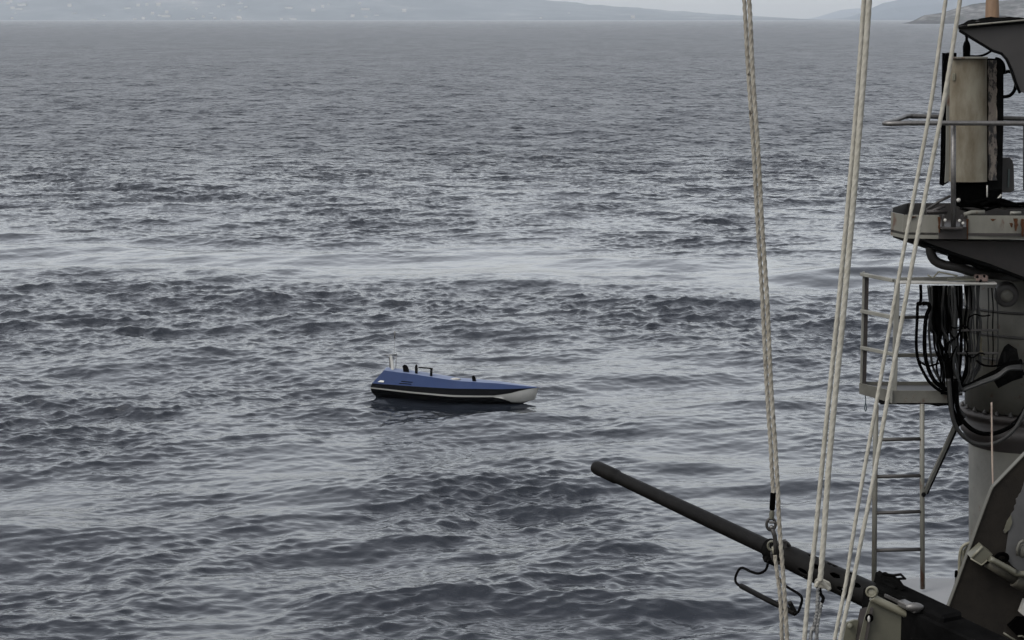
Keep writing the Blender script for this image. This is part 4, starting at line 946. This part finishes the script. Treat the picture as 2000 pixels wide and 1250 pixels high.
# ------------------------------------------------------------------ near slanted plate at lower right
def plate():
    Y = 4.9
    t = thing('gun_shield', at(1920, 1400, Y), 'dark slanted steel plate with flaking paint at the lower right corner', 'shield plate')
    edge = [(2200, 700), (2002, 889), (1941, 952), (1937, 960), (1922, 1000), (1905, 1046), (1870, 1142), (1829, 1252), (1745, 1480)]
    m = MB(); m.prism([at(x, y, Y) for x, y in edge] + [at(2200, 1480, Y)], (0, .012, 0)); m.build('plate', PLATE, t)
    # bright machined rim on the front edge
    m = MB(); P = [at(x, y, Y - .004) for x, y in edge]
    for i in range(len(P) - 1):
        d = (P[i + 1] - P[i]).normalized(); n = Vector((0, -1, 0)).cross(d).normalized() * pxm(1.7, Y)
        if n.x > 0: n = -n
        m.prism([P[i], P[i + 1], P[i + 1] + n, P[i] + n], (0, .02, 0))
    m.build('rim', GREY, t)
    # flaked paint layer, a thin sheet with a ragged outline, 2 mm proud
    rag = [(2010, 905), (2004, 925), (1998, 950), (1994, 962), (1990, 966), (1988, 972), (1984, 974), (1985, 984), (1981, 988), (1981, 996), (1974, 1005), (1973, 1013), (1967, 1016), (1965, 1026), (1960, 1036), (1961, 1041), (1970, 1036), (1968, 1050), (1966, 1066), (1964, 1082), (1968, 1094), (1976, 1104), (1990, 1116), (2006, 1124), (2100, 1160), (2100, 905)]
    m = MB(); m.prism([at(x, y, Y - .0025) for x, y in rag], (0, .0022, 0)); m.build('paint_layer', paint('flaking_grey', (.15, .15, .15), (.10, .10, .10), scale=9, rust=.05), t)
    fl = [(1961, 1036), (1967, 1018), (1975, 1006), (1977, 1022), (1972, 1034), (1963, 1042)]
    m = MB(); m.prism([at(x, y, Y - .006) for x, y in fl], (0, .003, 0)); m.build('paint_flake', OLIVE, t)
    # clamp and handrail pipe
    k = thing('clamp', at(1915, 1103, Y - .05), 'pale olive square clamp bolted on the dark slanted plate', 'clamp')
    Mr = Matrix.Rotation(R(24), 3, 'Y')
    m = MB(); m.prism([at(1896, 1090, Y - .05), at(1920, 1068, Y - .05), at(1939, 1083, Y - .05), at(1918, 1103, Y - .05)], (0, .045, 0)); m.build('block', OLIVE, k)
    m = MB(); m.tube([at(1899, 1089, Y - .05), at(1919, 1067, Y - .05)], .0035, 8); m.build('edge_bar', OLIVEL, k)
    m = MB(); m.tube([at(1896, 1091, Y - .052), at(1917, 1104, Y - .052), at(1929, 1094, Y - .052)], .0022, 6); m.build('lip', OLIVEL, k)
    m = MB(); m.tube(catmull([at(1933, 1091, Y - .06), at(1950, 1100, Y - .06), at(1972, 1112, Y - .06), at(1984, 1119, Y - .06), at(1996, 1121, Y - .06), at(2100, 1124, Y - .06)], .01), pxm(6.2, Y), 14)
    tag(m.build('handrail', OLIVE), 'bent pale olive tube running from the clamp to the right edge', 'handrail')
    m = MB(); m.tube([at(1930, 1096, Y - .035), at(1958, 1114, Y - .035), at(1983, 1130, Y - .035)], pxm(13, Y), 20); m.tube([at(1983, 1130, Y - .035), at(1986, 1132, Y - .035), at(2010, 1146, Y - .035)], pxm(17, Y), 20)
    tag(m.build('shaft', paint('brown_olive', (.10, .09, .062), (.06, .055, .04), scale=20, rough=.7)), 'dark olive shaft under the bent tube at the right edge', 'shaft')
    m = MB(); m.tube([at(1988, 1085, Y - .03), at(1987, 1072, Y - .03), at(1992, 1060, Y - .03), at(2000, 1055, Y - .03)], .004, 8); m.ball(at(1998, 1076, Y - .02), pxm(11, Y), 16, 10, (1, .6, 1.3)); 
    tag(m.build('knob', GREY), 'grey round knob on the flaking plate at the right edge', 'knob')
    m = MB(); m.ring(at(1957, 1089, Y - .01), (0, 1, 0), pxm(11, Y), .005, 16, 8, sq=.7)
    tag(m.build('washer', BLACK), 'black oval ring behind the bent tube on the dark plate', 'ring')
    m = MB(); m.prism([at(1991, 1196, Y - .02), at(2000, 1172, Y - .02), at(2040, 1172, Y - .02), at(2040, 1206, Y - .02), at(2000, 1203, Y - .02)], (0, .015, 0))
    tag(m.build('bracket', WHITE), 'bright white metal tab at the right edge over the dark plate', 'tab')
    m = MB(); m.prism([at(1986, 1205, Y - .01), at(2040, 1207, Y - .01), at(2040, 1255, Y - .01), at(1990, 1245, Y - .01), at(1968, 1222, Y - .01)], (0, .008, 0))
    tag(m.build('cover_plate', BLACK), 'black pad below the white tab at the right edge', 'pad')
    m = MB(); m.tube([at(1960, 1236, Y - .02), at(1975, 1246, Y - .02), at(1992, 1256, Y - .02)], .0026, 6)
    tag(m.build('rod', OLIVE), 'thin pale rod on the dark plate in the bottom right corner', 'rod', 'thin pale rods in the corner')
    m = MB(); m.tube([at(1988, 1243, Y - .02), at(1996, 1242, Y - .02), at(2012, 1252, Y - .02)], .0022, 6)
    tag(m.build('rod', OLIVE), 'short bent pale rod touching the right edge in the corner', 'rod', 'thin pale rods in the corner')
    # pale loop and knob standing left of the plate
    k = thing('fairlead', at(1880, 1140, Y + .35), 'pale olive curved guard half hidden behind the slanted plate', 'guard')
    Yk = Y + .35
    m = MB(); m.tube(catmull([at(1872, 1140, Yk), at(1874, 1110, Yk), at(1875, 1085, Yk), at(1878, 1071, Yk), at(1886, 1063, Yk), at(1897, 1060, Yk)], .01), .0045, 10)
    m.tube(catmull([at(1879, 1110, Yk), at(1881, 1088, Yk), at(1880, 1074, Yk)], .01), .003, 8); m.build('hoop', OLIVEL, k)
    m = MB(); m.prism([at(1880, 1078, Yk), at(1888, 1066, Yk), at(1910, 1062, Yk), at(1910, 1160, Yk), at(1876, 1160, Yk)], (0, .006, 0)); m.build('web', OLIVE, k)
    k = thing('toggle_switch', at(1864, 1160, Yk), 'small black knob on a thin stem beside the slanted plate', 'knob')
    MB().lathe(at(1867, 1127, Yk), at(1868, 1112, Yk), [(0, .002), (0, .004), (.014, .0042), (.018, .003)], 10).build('tip', BLACK, k)
    MB().tube([at(1867, 1127, Yk), at(1864, 1150, Yk), at(1858, 1172, Yk)], .0018, 6).build('stem', GREYD, k)
plate()

# ------------------------------------------------------------------ haze
DENS = .55e-4
m = MB(); m.box((0, 6000, 150), (16000, 17000, 306))
hz = m.build('haze', None if False else BLACK)
hm = bpy.data.materials.new('haze_air'); hm.use_nodes = True; n_ = hm.node_tree; n_.nodes.clear()
pv = n_.nodes.new('ShaderNodeVolumePrincipled'); ho = n_.nodes.new('ShaderNodeOutputMaterial'); n_.links.new(pv.outputs[0], ho.inputs['Volume'])
pv.inputs['Density'].default_value = DENS; pv.inputs['Color'].default_value = (.88, .94, 1.0, 1)
hz.data.materials.clear(); hz.data.materials.append(hm)
hz['kind'] = 'stuff'; hz['label'] = 'pale sea haze'; hz['category'] = 'haze'
for o in bpy.data.objects:
    if '_o' in o: del o['_o']
